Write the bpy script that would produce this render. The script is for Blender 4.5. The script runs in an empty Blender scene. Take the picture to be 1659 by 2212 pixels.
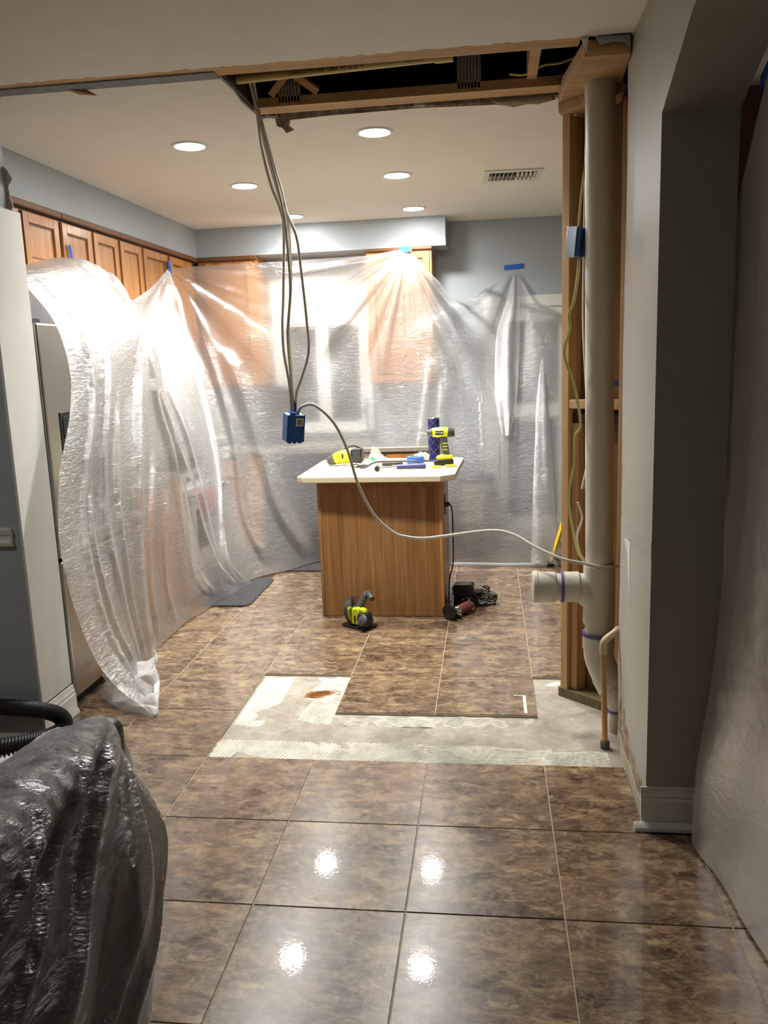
import bpy, bmesh, math, random
import numpy as np
from mathutils import Vector, Matrix, Euler

random.seed(7); np.random.seed(7)
SC = bpy.context.scene
COL = SC.collection
PI = math.pi

# ---------------------------------------------------------------- camera
cam_d = bpy.data.cameras.new('camera')
cam = bpy.data.objects.new('camera', cam_d); COL.objects.link(cam)
cam_d.sensor_fit = 'VERTICAL'; cam_d.sensor_height = 36.0
cam_d.lens = 1788.03 / 2212.0 * 36.0
cam_d.clip_start = 0.05
_p, _r, _y = 0.181606945, -0.0358789531, -0.129536682
_f = Vector((math.sin(_y)*math.cos(_p), math.cos(_y)*math.cos(_p), -math.sin(_p)))
_ri = Vector((math.cos(_y), -math.sin(_y), 0)); _u = _ri.cross(_f)
_r2 = _ri*math.cos(_r) + _u*math.sin(_r); _u2 = -_ri*math.sin(_r) + _u*math.cos(_r)
cam.matrix_world = Matrix(((_r2.x, _u2.x, -_f.x, 0), (_r2.y, _u2.y, -_f.y, 0), (_r2.z, _u2.z, -_f.z, 1.58447), (0, 0, 0, 1)))
SC.camera = cam

# ---------------------------------------------------------------- world, exposure, lamp strength
w = bpy.data.worlds.new('night'); SC.world = w; w.use_nodes = True
w.node_tree.nodes['Background'].inputs[0].default_value = (0.30, 0.33, 0.40, 1)
w.node_tree.nodes['Background'].inputs[1].default_value = 0.01
LAMP = 200.0        # glow of the lenses
BEAM = 20.0         # watts of each lamp's downward beam
SPREAD = math.radians(138)                 # emission of the recessed lamps
SC.view_settings.view_transform = 'Standard'
SC.view_settings.look = 'None'
SC.view_settings.gamma = 1.0
SC.view_settings.use_curve_mapping = False
SC.view_settings.exposure = 0.0
SC.cycles.max_bounces = 10
SC.cycles.diffuse_bounces = 5
SC.cycles.adaptive_threshold = 0.035
SC.cycles.glossy_bounces = 4
SC.cycles.transparent_max_bounces = 10
SC.cycles.transmission_bounces = 6
SC.cycles.caustics_refractive = True
SC.cycles.caustics_reflective = False
SC.cycles.sample_clamp_indirect = 8.0

# ---------------------------------------------------------------- materials
def lin(r, g, b):
    def c(v):
        v /= 255.0
        return v/12.92 if v <= 0.04045 else ((v+0.055)/1.055)**2.4
    return (c(r), c(g), c(b), 1.0)

class NT:
    def __init__(s, name):
        s.m = bpy.data.materials.new(name); s.m.use_nodes = True
        s.t = s.m.node_tree; s.n = s.t.nodes; s.n.clear()
        s.out = s.n.new('ShaderNodeOutputMaterial')
    def add(s, typ, **kw):
        nd = s.n.new(typ)
        for k, v in kw.items():
            if k.startswith('_'): setattr(nd, k[1:], v)
            else: s.set(nd, k.replace('__', ' '), v)
        return nd
    def set(s, nd, key, v):
        sock = nd.inputs[int(key[1:])] if key[0] == 'i' and key[1:].isdigit() else nd.inputs[key]
        if hasattr(v, 'is_output') or isinstance(v, bpy.types.NodeSocket): s.t.links.new(v, sock)
        else: sock.default_value = v
    def coords(s, kind='Object', scale=(1, 1, 1), rot=(0, 0, 0), rnd=False):
        tc = s.add('ShaderNodeTexCoord')
        src = tc.outputs[kind]
        if rnd:
            oi = s.add('ShaderNodeObjectInfo')
            m = s.add('ShaderNodeVectorMath', _operation='SCALE'); cx = s.add('ShaderNodeCombineXYZ', X=oi.outputs['Random'], Y=oi.outputs['Random'])
            s.set(m, 'i0', cx.outputs[0]); m.inputs['Scale'].default_value = 37.0
            a = s.add('ShaderNodeVectorMath', _operation='ADD'); s.set(a, 'i0', src); s.set(a, 'i1', m.outputs[0]); src = a.outputs[0]
        mp = s.add('ShaderNodeMapping', Vector=src, Scale=scale, Rotation=rot)
        return mp.outputs[0]
    def ramp(s, fac, stops, interp='LINEAR'):
        r = s.add('ShaderNodeValToRGB'); s.set(r, 'Fac', fac); r.color_ramp.interpolation = interp
        e = r.color_ramp.elements
        while len(e) < len(stops): e.new(0.5)
        for el, (p, c) in zip(e, stops): el.position = p; el.color = c if len(c) == 4 else (*c, 1)
        return r.outputs[0]
    def noise(s, vec, scale=5, detail=4, rough=.5, dist=0):
        n = s.add('ShaderNodeTexNoise', Vector=vec, Scale=scale, Detail=detail, Roughness=rough, Distortion=dist)
        return n.outputs[0]
    def mix(s, fac, a, b):
        m = s.add('ShaderNodeMix', _data_type='RGBA'); s.set(m, 'i0', fac); s.set(m, 'i6', a); s.set(m, 'i7', b); return m.outputs[2]
    def bump(s, h, strength=.2, dist=.01, normal=None):
        b = s.add('ShaderNodeBump', Height=h, Strength=strength, Distance=dist)
        if normal is not None: s.set(b, 'Normal', normal)
        return b.outputs[0]
    def pbr(s, **kw):
        b = s.add('ShaderNodeBsdfPrincipled', **kw); s.t.links.new(b.outputs[0], s.out.inputs[0]); return b

def plain(name, col, rough=.5, metal=0., var=.06, nscale=8, bump=0., bscale=60, coat=0., **kw):
    t = NT(name); v = t.coords()
    n = t.noise(v, nscale, 3)
    a = tuple(c*(1-var) for c in col[:3])+(1,); b = tuple(min(1, c*(1+var)) for c in col[:3])+(1,)
    c = t.ramp(n, [(.3, a), (.7, b)])
    kw2 = dict(Base__Color=c, Roughness=rough, Metallic=metal)
    if bump: kw2['Normal'] = t.bump(t.noise(v, bscale, 3), bump, .002)
    if coat: kw2['Coat__Weight'] = coat; kw2['Coat__Roughness'] = .05
    for k, vv in kw.items(): kw2[k] = vv
    t.pbr(**kw2)
    return t.m

def wood(name, dark, mid, light, axis='Z', scale=1.0, rough=.45, coat=0., contrast=1.):
    t = NT(name)
    st = {'X': (.35, 9, 9), 'Y': (9, .35, 9), 'Z': (9, 9, .35)}[axis]
    v = t.coords(scale=tuple(c*scale for c in st), rnd=True)
    n1 = t.noise(v, 2.2, 6, .6, 1.2)
    v2 = t.coords(scale=tuple(c*scale*(6 if c > 1 else 3) for c in st), rnd=True)
    n2 = t.noise(v2, 3, 3, .6)
    c1 = t.ramp(n1, [(.28, dark), (.5, mid), (.72, light)])
    c2 = t.ramp(n2, [(.35, (.62, .58, .52, 1)), (.6, (1, 1, 1, 1))])
    m = t.add('ShaderNodeMix', _data_type='RGBA', _blend_type='MULTIPLY'); t.set(m, 'i0', .55*contrast); t.set(m, 'i6', c1); t.set(m, 'i7', c2)
    t.pbr(Base__Color=m.outputs[2], Roughness=rough, Coat__Weight=coat, Coat__Roughness=.2, Normal=t.bump(n2, .15, .001))
    return t.m

def emit(name, col, s):
    t = NT(name); e = t.add('ShaderNodeEmission', Color=col, Strength=s); t.t.links.new(e.outputs[0], t.out.inputs[0]); return t.m

def plastic_film(name, clear=.30, refr=.40, milk=.20, tint=(.93, .95, .96, 1), mc=(.9, .9, .9, 1), gloss=.5, bump=.5, rough=.5, big=.25, gr=.2, ws=1.0, edge=1.6):
    t = NT(name)
    v = t.coords(scale=(1, 1, 1))
    n1 = t.noise(t.coords(scale=(2.5*ws, 2.5*ws, 5.0*ws)), 5.0, 8, .66, 1.4)
    n2 = t.noise(v, 3.2, 4, .6, .8)
    n3 = t.noise(t.coords(scale=(5, 5, 34), rot=(.08, .14, 0)), 3.0, 5, .62, .6)
    b = t.bump(n3, bump*.6, .010)
    b = t.bump(n1, bump, .014, b)
    b = t.bump(n2, big, .02, b)
    tr = t.add('ShaderNodeBsdfTransparent', Color=tint)
    rf = t.add('ShaderNodeBsdfRefraction', Color=tint, Roughness=rough, IOR=1.18); t.set(rf, 'Normal', b)
    tl = t.add('ShaderNodeBsdfTranslucent', Color=mc); t.set(tl, 'Normal', b)
    df = t.add('ShaderNodeBsdfDiffuse', Color=mc); t.set(df, 'Normal', b)
    gl = t.add('ShaderNodeBsdfGlossy', Color=(1, 1, 1, 1), Roughness=gr); t.set(gl, 'Normal', b)
    def mx(f, a, c):
        m = t.add('ShaderNodeMixShader'); t.set(m, 'i0', f); t.t.links.new(a, m.inputs[1]); t.t.links.new(c, m.inputs[2]); return m.outputs[0]
    a = mx(refr/(refr+clear), tr.outputs[0], rf.outputs[0])
    d = mx(.5, tl.outputs[0], df.outputs[0])
    lw = t.add('ShaderNodeLayerWeight', Blend=.5)              # a thin film hides more when seen edge-on
    p2 = t.add('ShaderNodeMath', _operation='POWER'); t.set(p2, 'i0', lw.outputs['Facing']); p2.inputs[1].default_value = 2.0
    mk = t.add('ShaderNodeMath', _operation='MULTIPLY_ADD', _use_clamp=True); t.set(mk, 'i0', p2.outputs[0]); mk.inputs[1].default_value = milk*edge; mk.inputs[2].default_value = milk
    a = mx(mk.outputs[0], a, d)
    fr = t.add('ShaderNodeFresnel', IOR=1.45); t.set(fr, 'Normal', b)
    fm = t.add('ShaderNodeMath', _operation='MULTIPLY'); t.set(fm, 'i0', fr.outputs[0]); fm.inputs[1].default_value = gloss
    a = mx(fm.outputs[0], a, gl.outputs[0])
    t.t.links.new(a, t.out.inputs[0])
    return t.m

def tile_mat():
    t = NT('brown_marble_tile')
    v = t.coords(scale=(1, 1, 1), rot=(0, 0, .6), rnd=True)
    vs = t.coords(scale=(1.0, 2.0, 1.0), rot=(0, 0, .75), rnd=True)
    n1 = t.noise(vs, 5.0, 9, .70, .8)
    n2 = t.noise(vs, 12.0, 9, .76, .7)
    n3 = t.noise(v, 3.6, 5, .6, .6)
    n4 = t.noise(vs, 8.0, 10, .76, 1.1)
    n5 = t.noise(vs, 34.0, 6, .7, .5)
    base = t.ramp(n1, [(.36, lin(92, 72, 57)), (.46, lin(114, 94, 76)), (.55, lin(128, 107, 86)), (.66, lin(150, 129, 102))])
    m1 = t.ramp(n4, [(.50, (0, 0, 0, 1)), (.56, (.42, .42, .42, 1)), (.64, (.85, .85, .85, 1))])
    c = t.mix(m1, base, lin(172, 155, 124))
    m2 = t.ramp(n2, [(.36, (.95, .95, .95, 1)), (.445, (.7, .7, .7, 1)), (.49, (0, 0, 0, 1))])
    cl = t.ramp(n3, [(.40, (1, 1, 1, 1)), (.60, (.2, .2, .2, 1))])
    mm = t.add('ShaderNodeMath', _operation='MULTIPLY'); t.set(mm, 'i0', m2); t.set(mm, 'i1', cl)
    c = t.mix(mm.outputs[0], c, lin(62, 44, 36))
    sp_ = t.ramp(n5, [(.36, (.62, .60, .58, 1)), (.5, (1, 1, 1, 1)), (.64, (1.22, 1.20, 1.12, 1))])
    ms = t.add('ShaderNodeMix', _data_type='RGBA', _blend_type='MULTIPLY'); t.set(ms, 'i0', .8); t.set(ms, 'i6', c); t.set(ms, 'i7', sp_)
    c = ms.outputs[2]
    wn = t.add('ShaderNodeTexNoise', Vector=vs, Scale=9.0, Detail=5, Roughness=.6)
    sc_ = t.add('ShaderNodeVectorMath', _operation='SCALE'); t.set(sc_, 'i0', wn.outputs[1]); sc_.inputs['Scale'].default_value = .16
    ad = t.add('ShaderNodeVectorMath', _operation='ADD'); t.set(ad, 'i0', vs); t.set(ad, 'i1', sc_.outputs[0])
    vo = t.add('ShaderNodeTexVoronoi', Vector=ad.outputs[0], Scale=11.0)          # angular fragments
    sx = t.add('ShaderNodeSeparateColor', Color=vo.outputs['Color'])
    fr_ = t.ramp(sx.outputs[0], [(.05, (.62, .59, .57, 1)), (.35, (.90, .89, .87, 1)), (.7, (1.08, 1.07, 1.04, 1)), (.95, (1.34, 1.30, 1.20, 1))])
    mf = t.add('ShaderNodeMix', _data_type='RGBA', _blend_type='MULTIPLY'); t.set(mf, 'i0', .75); t.set(mf, 'i6', c); t.set(mf, 'i7', fr_)
    ve = t.add('ShaderNodeTexVoronoi', Vector=ad.outputs[0], Scale=5.0, _feature='DISTANCE_TO_EDGE')   # thin pale veins
    vm = t.ramp(ve.outputs['Distance'], [(0.0, (.5, .5, .5, 1)), (.012, (.3, .3, .3, 1)), (.03, (0, 0, 0, 1))])
    c = t.mix(vm, mf.outputs[2], lin(170, 148, 116))
    c3 = t.ramp(n3, [(.35, (.82, .79, .77, 1)), (.65, (1.04, 1.03, 1.0, 1))])
    m = t.add('ShaderNodeMix', _data_type='RGBA', _blend_type='MULTIPLY'); t.set(m, 'i0', 1.0); t.set(m, 'i6', c); t.set(m, 'i7', c3)
    fine = t.noise(v, 130, 2, .5)
    mid = t.noise(v, 22, 3, .5)
    b = t.bump(fine, .10, .0008); b = t.bump(mid, .05, .002, b)
    rg = t.ramp(n2, [(.3, (.2, .2, .2, 1)), (.7, (.32, .32, .32, 1))])
    t.pbr(Base__Color=m.outputs[2], Roughness=rg, Normal=b, Specular__IOR__Level=.3, Coat__Weight=.35, Coat__Roughness=.03, Coat__Normal=b)
    return t.m

def subfloor_mat():
    t = NT('bare_cement_floor'); v = t.coords()
    n = t.noise(v, 6, 8, .65, .5); n2 = t.noise(v, 28, 5, .6)
    c = t.ramp(n, [(.3, lin(138, 130, 118)), (.5, lin(168, 160, 146)), (.7, lin(190, 182, 168))])
    c2 = t.ramp(n2, [(.35, (.82, .80, .78, 1)), (.6, (1, 1, 1, 1))])
    m = t.add('ShaderNodeMix', _data_type='RGBA', _blend_type='MULTIPLY'); t.set(m, 'i0', .8); t.set(m, 'i6', c); t.set(m, 'i7', c2)
    t.pbr(Base__Color=m.outputs[2], Roughness=.8, Normal=t.bump(n2, .5, .004))
    return t.m

def thinset_mat():
    t = NT('cream_thinset'); v = t.coords()
    n = t.noise(v, 9, 6, .65, .4)
    c = t.ramp(n, [(.30, lin(186, 186, 180)), (.46, lin(214, 210, 196)), (.6, lin(230, 227, 214)), (.75, lin(206, 184, 148))])
    t.pbr(Base__Color=c, Roughness=.85, Normal=t.bump(t.noise(v, 50, 4), .5, .003))
    return t.m

def drywall_edge_mat():
    t = NT('torn_drywall_paper'); v = t.coords()
    n = t.noise(v, 24, 5, .6)
    t.pbr(Base__Color=t.ramp(n, [(.35, lin(120, 100, 80)), (.55, lin(160, 146, 124)), (.7, lin(196, 190, 180))]), Roughness=.9)
    return t.m

def torn_grey():
    t = NT('torn_grey_paper'); v = t.coords()
    t.pbr(Base__Color=t.ramp(t.noise(v, 24, 5, .6), [(.35, lin(190, 174, 164)), (.7, lin(226, 218, 212))]), Roughness=.9)
    return t.m

def steel_mat(name, col, rough=.28, axis=(1, 1, 60)):
    t = NT(name); v = t.coords(scale=axis)
    n = t.noise(v, 6, 3)
    t.pbr(Base__Color=t.ramp(n, [(.3, tuple(c*.9 for c in col[:3])+(1,)), (.7, col)]), Metallic=1.0, Roughness=rough)
    return t.m

M = {}
M['wall'] = plain('grey_blue_paint', lin(168, 176, 180), .55, var=.02, bump=.08, bscale=180)
M['wallR'] = plain('grey_satin_paint', lin(176, 174, 165), .45, var=.02, bump=.08, bscale=150)
M['ceil'] = plain('ceiling_white', lin(240, 239, 236), .8, var=.02, bump=.1, bscale=140)
M['white'] = plain('white_trim_paint', lin(222, 222, 216), .4, var=.02)
M['tile'] = tile_mat()
M['grout'] = plain('pale_grout', lin(176, 166, 146), .85, var=.1, nscale=30)
M['cement'] = subfloor_mat()
M['thinset'] = thinset_mat()
M['torn'] = drywall_edge_mat()
M['torngrey'] = torn_grey()
M['rust'] = plain('rusty_stain', lin(150, 96, 44), .9, var=.5, nscale=40)
M['lumber'] = wood('spruce_lumber', lin(168, 130, 86), lin(194, 156, 108), lin(210, 176, 130), 'Z', 1.0, .7, contrast=.6)
M['lumberX'] = wood('spruce_lumber_flat', lin(172, 136, 94), lin(198, 162, 116), lin(214, 182, 138), 'X', 1.0, .7, contrast=.6)
M['treated'] = wood('treated_lumber', lin(92, 84, 56), lin(116, 104, 72), lin(134, 122, 86), 'X', 1.0, .8, contrast=.6)
M['backer'] = plain('brown_drywall_back', lin(124, 96, 66), .85, var=.1)
M['oak'] = wood('oak_cabinet', lin(158, 100, 48), lin(192, 132, 70), lin(210, 154, 92), 'Z', 1.0, .4, .3)
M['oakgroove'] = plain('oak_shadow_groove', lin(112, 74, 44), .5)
M['oakpanel'] = wood('oak_veneer_panel', lin(128, 88, 48), lin(156, 112, 66), lin(174, 130, 82), 'Z', 1.0, .45, .15)
M['counter'] = plain('beige_laminate', lin(218, 204, 172), .4, var=.05, nscale=90)
M['counter_dark'] = plain('grey_laminate', lin(150, 144, 134), .4, var=.1, nscale=90)
M['steel'] = steel_mat('stainless_door', lin(196, 190, 180))
M['chrome'] = steel_mat('bright_steel', lin(216, 214, 210), .15)
M['filmmetal'] = steel_mat('shiny_film', lin(210, 220, 232), .22, (8, 8, 8))
M['darkgrey'] = plain('dark_grey_case', lin(52, 52, 54), .45)
M['black'] = plain('black_plastic', lin(24, 24, 26), .4)
M['blackgloss'] = plain('black_gloss', lin(14, 14, 16), .12)
M['greyplast'] = plain('dark_grey_rubber', lin(72, 74, 72), .5)
M['lime'] = plain('lime_green_plastic', lin(196, 210, 40), .38)
M['blue'] = plain('blue_tape', lin(40, 96, 196), .6)
M['bluebox'] = plain('blue_plastic_box', lin(18, 84, 160), .35)
M['navy'] = plain('navy_blue_grip', lin(44, 52, 110), .45, var=.15, nscale=60)
M['can'] = plain('dark_blue_can', lin(26, 32, 86), .28)
M['gold'] = plain('gold_line', lin(150, 124, 70), .4)
M['pvc'] = plain('pvc_white', lin(206, 202, 188), .35, var=.03)
M['primer'] = plain('purple_primer', lin(92, 84, 138), .5, var=.2, nscale=40)
M['cpvc'] = plain('cream_cpvc', lin(208, 186, 118), .4)
M['tancpvc'] = plain('tan_supply_pipe', lin(190, 146, 84), .45)
M['tanelbow'] = plain('cream_pipe_elbow', lin(196, 178, 142), .45)
M['cable'] = plain('white_cable', lin(206, 200, 186), .5, var=.06, nscale=30)
M['cabley'] = plain('yellow_cable', lin(206, 196, 128), .5)
M['blkcable'] = plain('black_cord', lin(22, 22, 22), .5)
M['yellow'] = plain('yellow_plastic', lin(232, 190, 36), .4)
M['redbody'] = plain('worn_red_body', lin(112, 58, 46), .5, var=.2, nscale=20)
M['red'] = plain('red_plastic', lin(200, 40, 50), .4)
M['pink'] = plain('pink_towel', lin(236, 84, 112), .9, bump=.3)
M['glassdark'] = plain('dark_night_glass', lin(34, 38, 42), .06)
M['mat'] = plain('charcoal_mat', lin(50, 50, 52), .9, var=.25, nscale=40, bump=.5)
M['chair'] = plain('black_leather', lin(26, 25, 25), .42, bump=.15)
M['darkwood'] = wood('dark_wood', lin(34, 24, 18), lin(48, 34, 26), lin(58, 42, 32), 'Z', 1, .4)
M['hose'] = plain('black_hose', lin(34, 34, 36), .5)
M['galv'] = plain('galvanised_plate', lin(165, 166, 166), .5, .3)
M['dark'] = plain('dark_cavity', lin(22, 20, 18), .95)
M['trash'] = steel_mat('steel_bin', lin(190, 182, 172), .3)
M['cardboard'] = plain('grey_carton', lin(150, 146, 144), .8)
M['applwhite'] = plain('white_enamel', lin(232, 232, 230), .25)
M['tissue'] = plain('white_paper', lin(232, 230, 224), .9)
M['green'] = plain('green_label', lin(60, 168, 112), .5)
M['film'] = plastic_film('clear_film', .26, .50, .30, gloss=.8, bump=.5, rough=.5, big=.12, gr=.18)
M['filmA'] = plastic_film('draped_film', .42, .36, .18, gloss=.5, bump=.6, rough=.42, big=.15, gr=.2, ws=1.4, edge=3.0)
M['filmR'] = plastic_film('doorway_film', .20, .30, .42, mc=(.9, .83, .75, 1), gloss=.4, bump=.2, rough=.5, big=.1)
M['filmC'] = plastic_film('chair_film', .46, .24, .22, gloss=1.9, bump=1.0, rough=.4, big=.4, gr=.2, ws=1.8, edge=2.2)
M['filmhem'] = plastic_film('gathered_film', .2, .3, .5, gloss=.5, bump=.4, rough=.5, big=.2)
M['filmfold'] = plastic_film('folded_film', .45, .25, .30, gloss=.9, bump=.6, rough=.45, big=.2, gr=.2)
M['stubgrey'] = plain('dusty_grey_edge', lin(140, 144, 148), .9, var=.15, nscale=30)
M['scar'] = plain('old_rail_scar', lin(166, 166, 160), .7)
M['filmbag'] = plastic_film('clear_bag', .45, .2, .35, gloss=.8, bump=.8, rough=.4)
M['lens'] = emit('lamp_lens', (1.0, .975, .935, 1), LAMP)
M['print'] = plain('black_print', lin(40, 40, 38), .6)
M['led'] = emit('blue_led', (.35, .6, 1, 1), 4)

# ---------------------------------------------------------------- mesh helpers
class MB:
    def __init__(s): s.v = []; s.f = []
    def poly(s, pts): i = len(s.v); s.v += [tuple(p) for p in pts]; s.f.append(list(range(i, i+len(pts))))
    def box(s, a, b, mat=None):
        x0, y0, z0 = a; x1, y1, z1 = b
        P = [Vector(p) for p in ((x0,y0,z0),(x1,y0,z0),(x1,y1,z0),(x0,y1,z0),(x0,y0,z1),(x1,y0,z1),(x1,y1,z1),(x0,y1,z1))]
        if mat: P = [mat @ p for p in P]
        i = len(s.v); s.v += [tuple(p) for p in P]
        s.f += [[i+k for k in q] for q in ((0,3,2,1),(4,5,6,7),(0,1,5,4),(1,2,6,5),(2,3,7,6),(3,0,4,7))]
        return s
    def prism(s, poly, h0, h1, mat=None, axis='Z'):
        n = len(poly); i = len(s.v)
        def mk(p, h):
            q = {'Z': (p[0], p[1], h), 'Y': (p[0], h, p[1]), 'X': (h, p[0], p[1])}[axis]
            q = Vector(q); return tuple(mat @ q) if mat else tuple(q)
        s.v += [mk(p, h0) for p in poly] + [mk(p, h1) for p in poly]
        s.f.append([i+k for k in range(n)][::-1]); s.f.append([i+n+k for k in range(n)])
        for k in range(n): s.f.append([i+k, i+(k+1) % n, i+n+(k+1) % n, i+n+k])
        return s
    def ring(s, centers, radii, n=16, frames=None, caps=True, mat=None):
        i0 = len(s.v)
        C = [Vector(c) for c in centers]
        up = Vector((0, 0, 1))
        prev = None
        for k, c in enumerate(C):
            a = C[max(0, k-1)]; b = C[min(len(C)-1, k+1)]
            if (b-a).length < 1e-7: t = prev_t
            else: t = (b-a).normalized()
            prev_t = t
            if prev is None:
                r = t.cross(up)
                if r.length < .05: r = Vector((1, 0, 0))
                r.normalize()
            else:
                r = prev - t*prev.dot(t)
                r.normalize()
            prev = r; q = t.cross(r)
            rad = radii[k] if hasattr(radii, '__len__') else radii
            for j in range(n):
                an = 2*PI*j/n
                p = c + (r*math.cos(an) + q*math.sin(an))*rad
                s.v.append(tuple(mat @ p) if mat else tuple(p))
        for k in range(len(C)-1):
            for j in range(n):
                a = i0+k*n+j; b = i0+k*n+(j+1) % n
                s.f.append([a, b, b+n, a+n])
        if caps:
            s.f.append([i0+j for j in range(n)][::-1]); s.f.append([i0+(len(C)-1)*n+j for j in range(n)])
        return s
    def cyl(s, p0, p1, r0, r1=None, n=20, mat=None):
        return s.ring([p0, p1], [r0, r0 if r1 is None else r1], n, mat=mat)
    def lathe(s, prof, n=28, mat=None, caps=True):
        i0 = len(s.v)
        for r, z in prof:
            for j in range(n):
                p = Vector((r*math.cos(2*PI*j/n), r*math.sin(2*PI*j/n), z)); s.v.append(tuple(mat @ p) if mat else tuple(p))
        for k in range(len(prof)-1):
            for j in range(n):
                a = i0+k*n+j; b = i0+k*n+(j+1) % n; s.f.append([a, b, b+n, a+n])
        if caps:
            s.f.append([i0+j for j in range(n)][::-1]); s.f.append([i0+(len(prof)-1)*n+j for j in range(n)])
        return s
    def tube(s, pts, r, n=8, sub=8, mat=None):
        P = catmull(pts, sub); return s.ring(P, r, n, mat=mat)
    def build(s, name, mat, parent=None, bevel=0, smooth=True, seg=2, angle=35, loc=None):
        me = bpy.data.meshes.new(name); o = bpy.data.objects.new(name, me); COL.objects.link(o)
        V = s.v
        if loc is not None: V = [(p[0]-loc[0], p[1]-loc[1], p[2]-loc[2]) for p in V]
        me.from_pydata(V, [], s.f); me.validate()
        bm = bmesh.new(); bm.from_mesh(me); bmesh.ops.recalc_face_normals(bm, faces=bm.faces); bm.to_mesh(me); bm.free()
        me.materials.append(M[mat] if isinstance(mat, str) else mat)
        if smooth:
            me.polygons.foreach_set('use_smooth', [True]*len(me.polygons))
            me.set_sharp_from_angle(angle=math.radians(angle))
        if loc is not None: o.location = loc
        if parent is not None:
            o.parent = parent
            o.matrix_parent_inverse = parent.matrix_world.inverted() if False else Matrix.Translation(-parent.location) if parent.type == 'EMPTY' and parent.parent is None else Matrix.Identity(4)
        if bevel:
            b = o.modifiers.new('bevel', 'BEVEL'); b.width = bevel; b.segments = seg; b.limit_method = 'ANGLE'; b.angle_limit = math.radians(40)
        return o

def catmull(pts, sub=8):
    P = [Vector(p) for p in pts]
    if len(P) < 3: return P
    out = []
    for i in range(len(P)-1):
        p0 = P[i-1] if i > 0 else P[0]*2-P[1]
        p1, p2 = P[i], P[i+1]
        p3 = P[i+2] if i+2 < len(P) else P[-1]*2-P[-2]
        for k in range(sub):
            t = k/sub
            out.append(.5*((2*p1)+(p2-p0)*t+(2*p0-5*p1+4*p2-p3)*t*t+(3*p1-p0-3*p2+p3)*t**3))
    out.append(P[-1]); return out

def tag(o, label=None, cat=None, group=None, kind=None):
    if label: o['label'] = label
    if cat: o['category'] = cat
    if group: o['group'] = group
    if kind: o['kind'] = kind
    return o
def struct(o): o['kind'] = 'structure'; return o
def thing(name, label, cat, loc=(0, 0, 0), group=None):
    o = bpy.data.objects.new(name, None); COL.objects.link(o); o.location = loc; o.empty_display_size = .05
    return tag(o, label, cat, group)
def R(ax, deg): return Matrix.Rotation(math.radians(deg), 4, ax)
def T(*p): return Matrix.Translation(Vector(p))

def bx(name, a, b, mat, parent=None, bevel=0, **k): return MB().box(a, b).build(name, mat, parent, bevel, **k)

def text_obj(name, body, size, mat, mtx, parent, extrude=.0006):
    cu = bpy.data.curves.new(name, 'FONT'); cu.body = body; cu.size = size; cu.extrude = extrude; cu.align_x = 'CENTER'; cu.align_y = 'CENTER'
    o = bpy.data.objects.new(name, cu); COL.objects.link(o)
    dg = bpy.context.evaluated_depsgraph_get(); dg.update()
    me = bpy.data.meshes.new_from_object(o.evaluated_get(dg))
    bpy.data.objects.remove(o); bpy.data.curves.remove(cu)
    me.transform(mtx); me.materials.clear(); me.materials.append(M[mat])
    o = bpy.data.objects.new(name, me); COL.objects.link(o)
    o.parent = parent
    o.matrix_parent_inverse = Matrix.Translation(-parent.location) if parent.type == 'EMPTY' and parent.parent is None else Matrix.Identity(4)
    return o

def jag(x0, x1, y, step=.03, amp=.012, seed=0, big=.0):
    rr = random.Random(seed); out = []; x = x0; n = max(2, int(abs(x1-x0)/step))
    for i in range(n+1):
        t = i/n
        out.append((x0+(x1-x0)*t + (rr.uniform(-.3, .3)*step if 0 < i < n else 0), y + rr.uniform(-amp, amp) + (big*math.sin(t*9+seed) if big else 0)))
    return out

# ================================================================= STRUCTURE
CH = 2.66          # ceiling height
TS = 0.4572        # tile pitch
TX0, TY0 = -1.17378979, 1.23283894
# ---- floor: slab, grout bed, tiles, thinset
floor = struct(MB().box((-4.0, -2.6, -.14), (3.2, 7.1, -.012)).build('floor', 'cement', smooth=False))
removed = {(i, 4) for i in range(0, 4)} | {(0, 5), (3, 5)}
gap = .0042
def tile_mesh(sx0, sx1, sy0, sy1):
    c = .0012
    mb = MB(); z = 0.0
    a = [(sx0, sy0), (sx1, sy0), (sx1, sy1), (sx0, sy1)]
    b = [(sx0+c, sy0+c), (sx1-c, sy0+c), (sx1-c, sy1-c), (sx0+c, sy1-c)]
    i = len(mb.v)
    mb.v += [(x, y, -.012) for x, y in a] + [(x, y, -c) for x, y in a] + [(x, y, z) for x, y in b]
    for k in range(4):
        l = (k+1) % 4
        mb.f.append([k, l, 4+l, 4+k]); mb.f.append([4+k, 4+l, 8+l, 8+k])
    mb.f.append([8, 9, 10, 11]); mb.f.append([3, 2, 1, 0])
    me = bpy.data.meshes.new('tile'); me.from_pydata(mb.v, [], mb.f); me.materials.append(M['tile']); return me
full = tile_mesh(gap/2, TS-gap/2, gap/2, TS-gap/2)
grout = MB()
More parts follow.
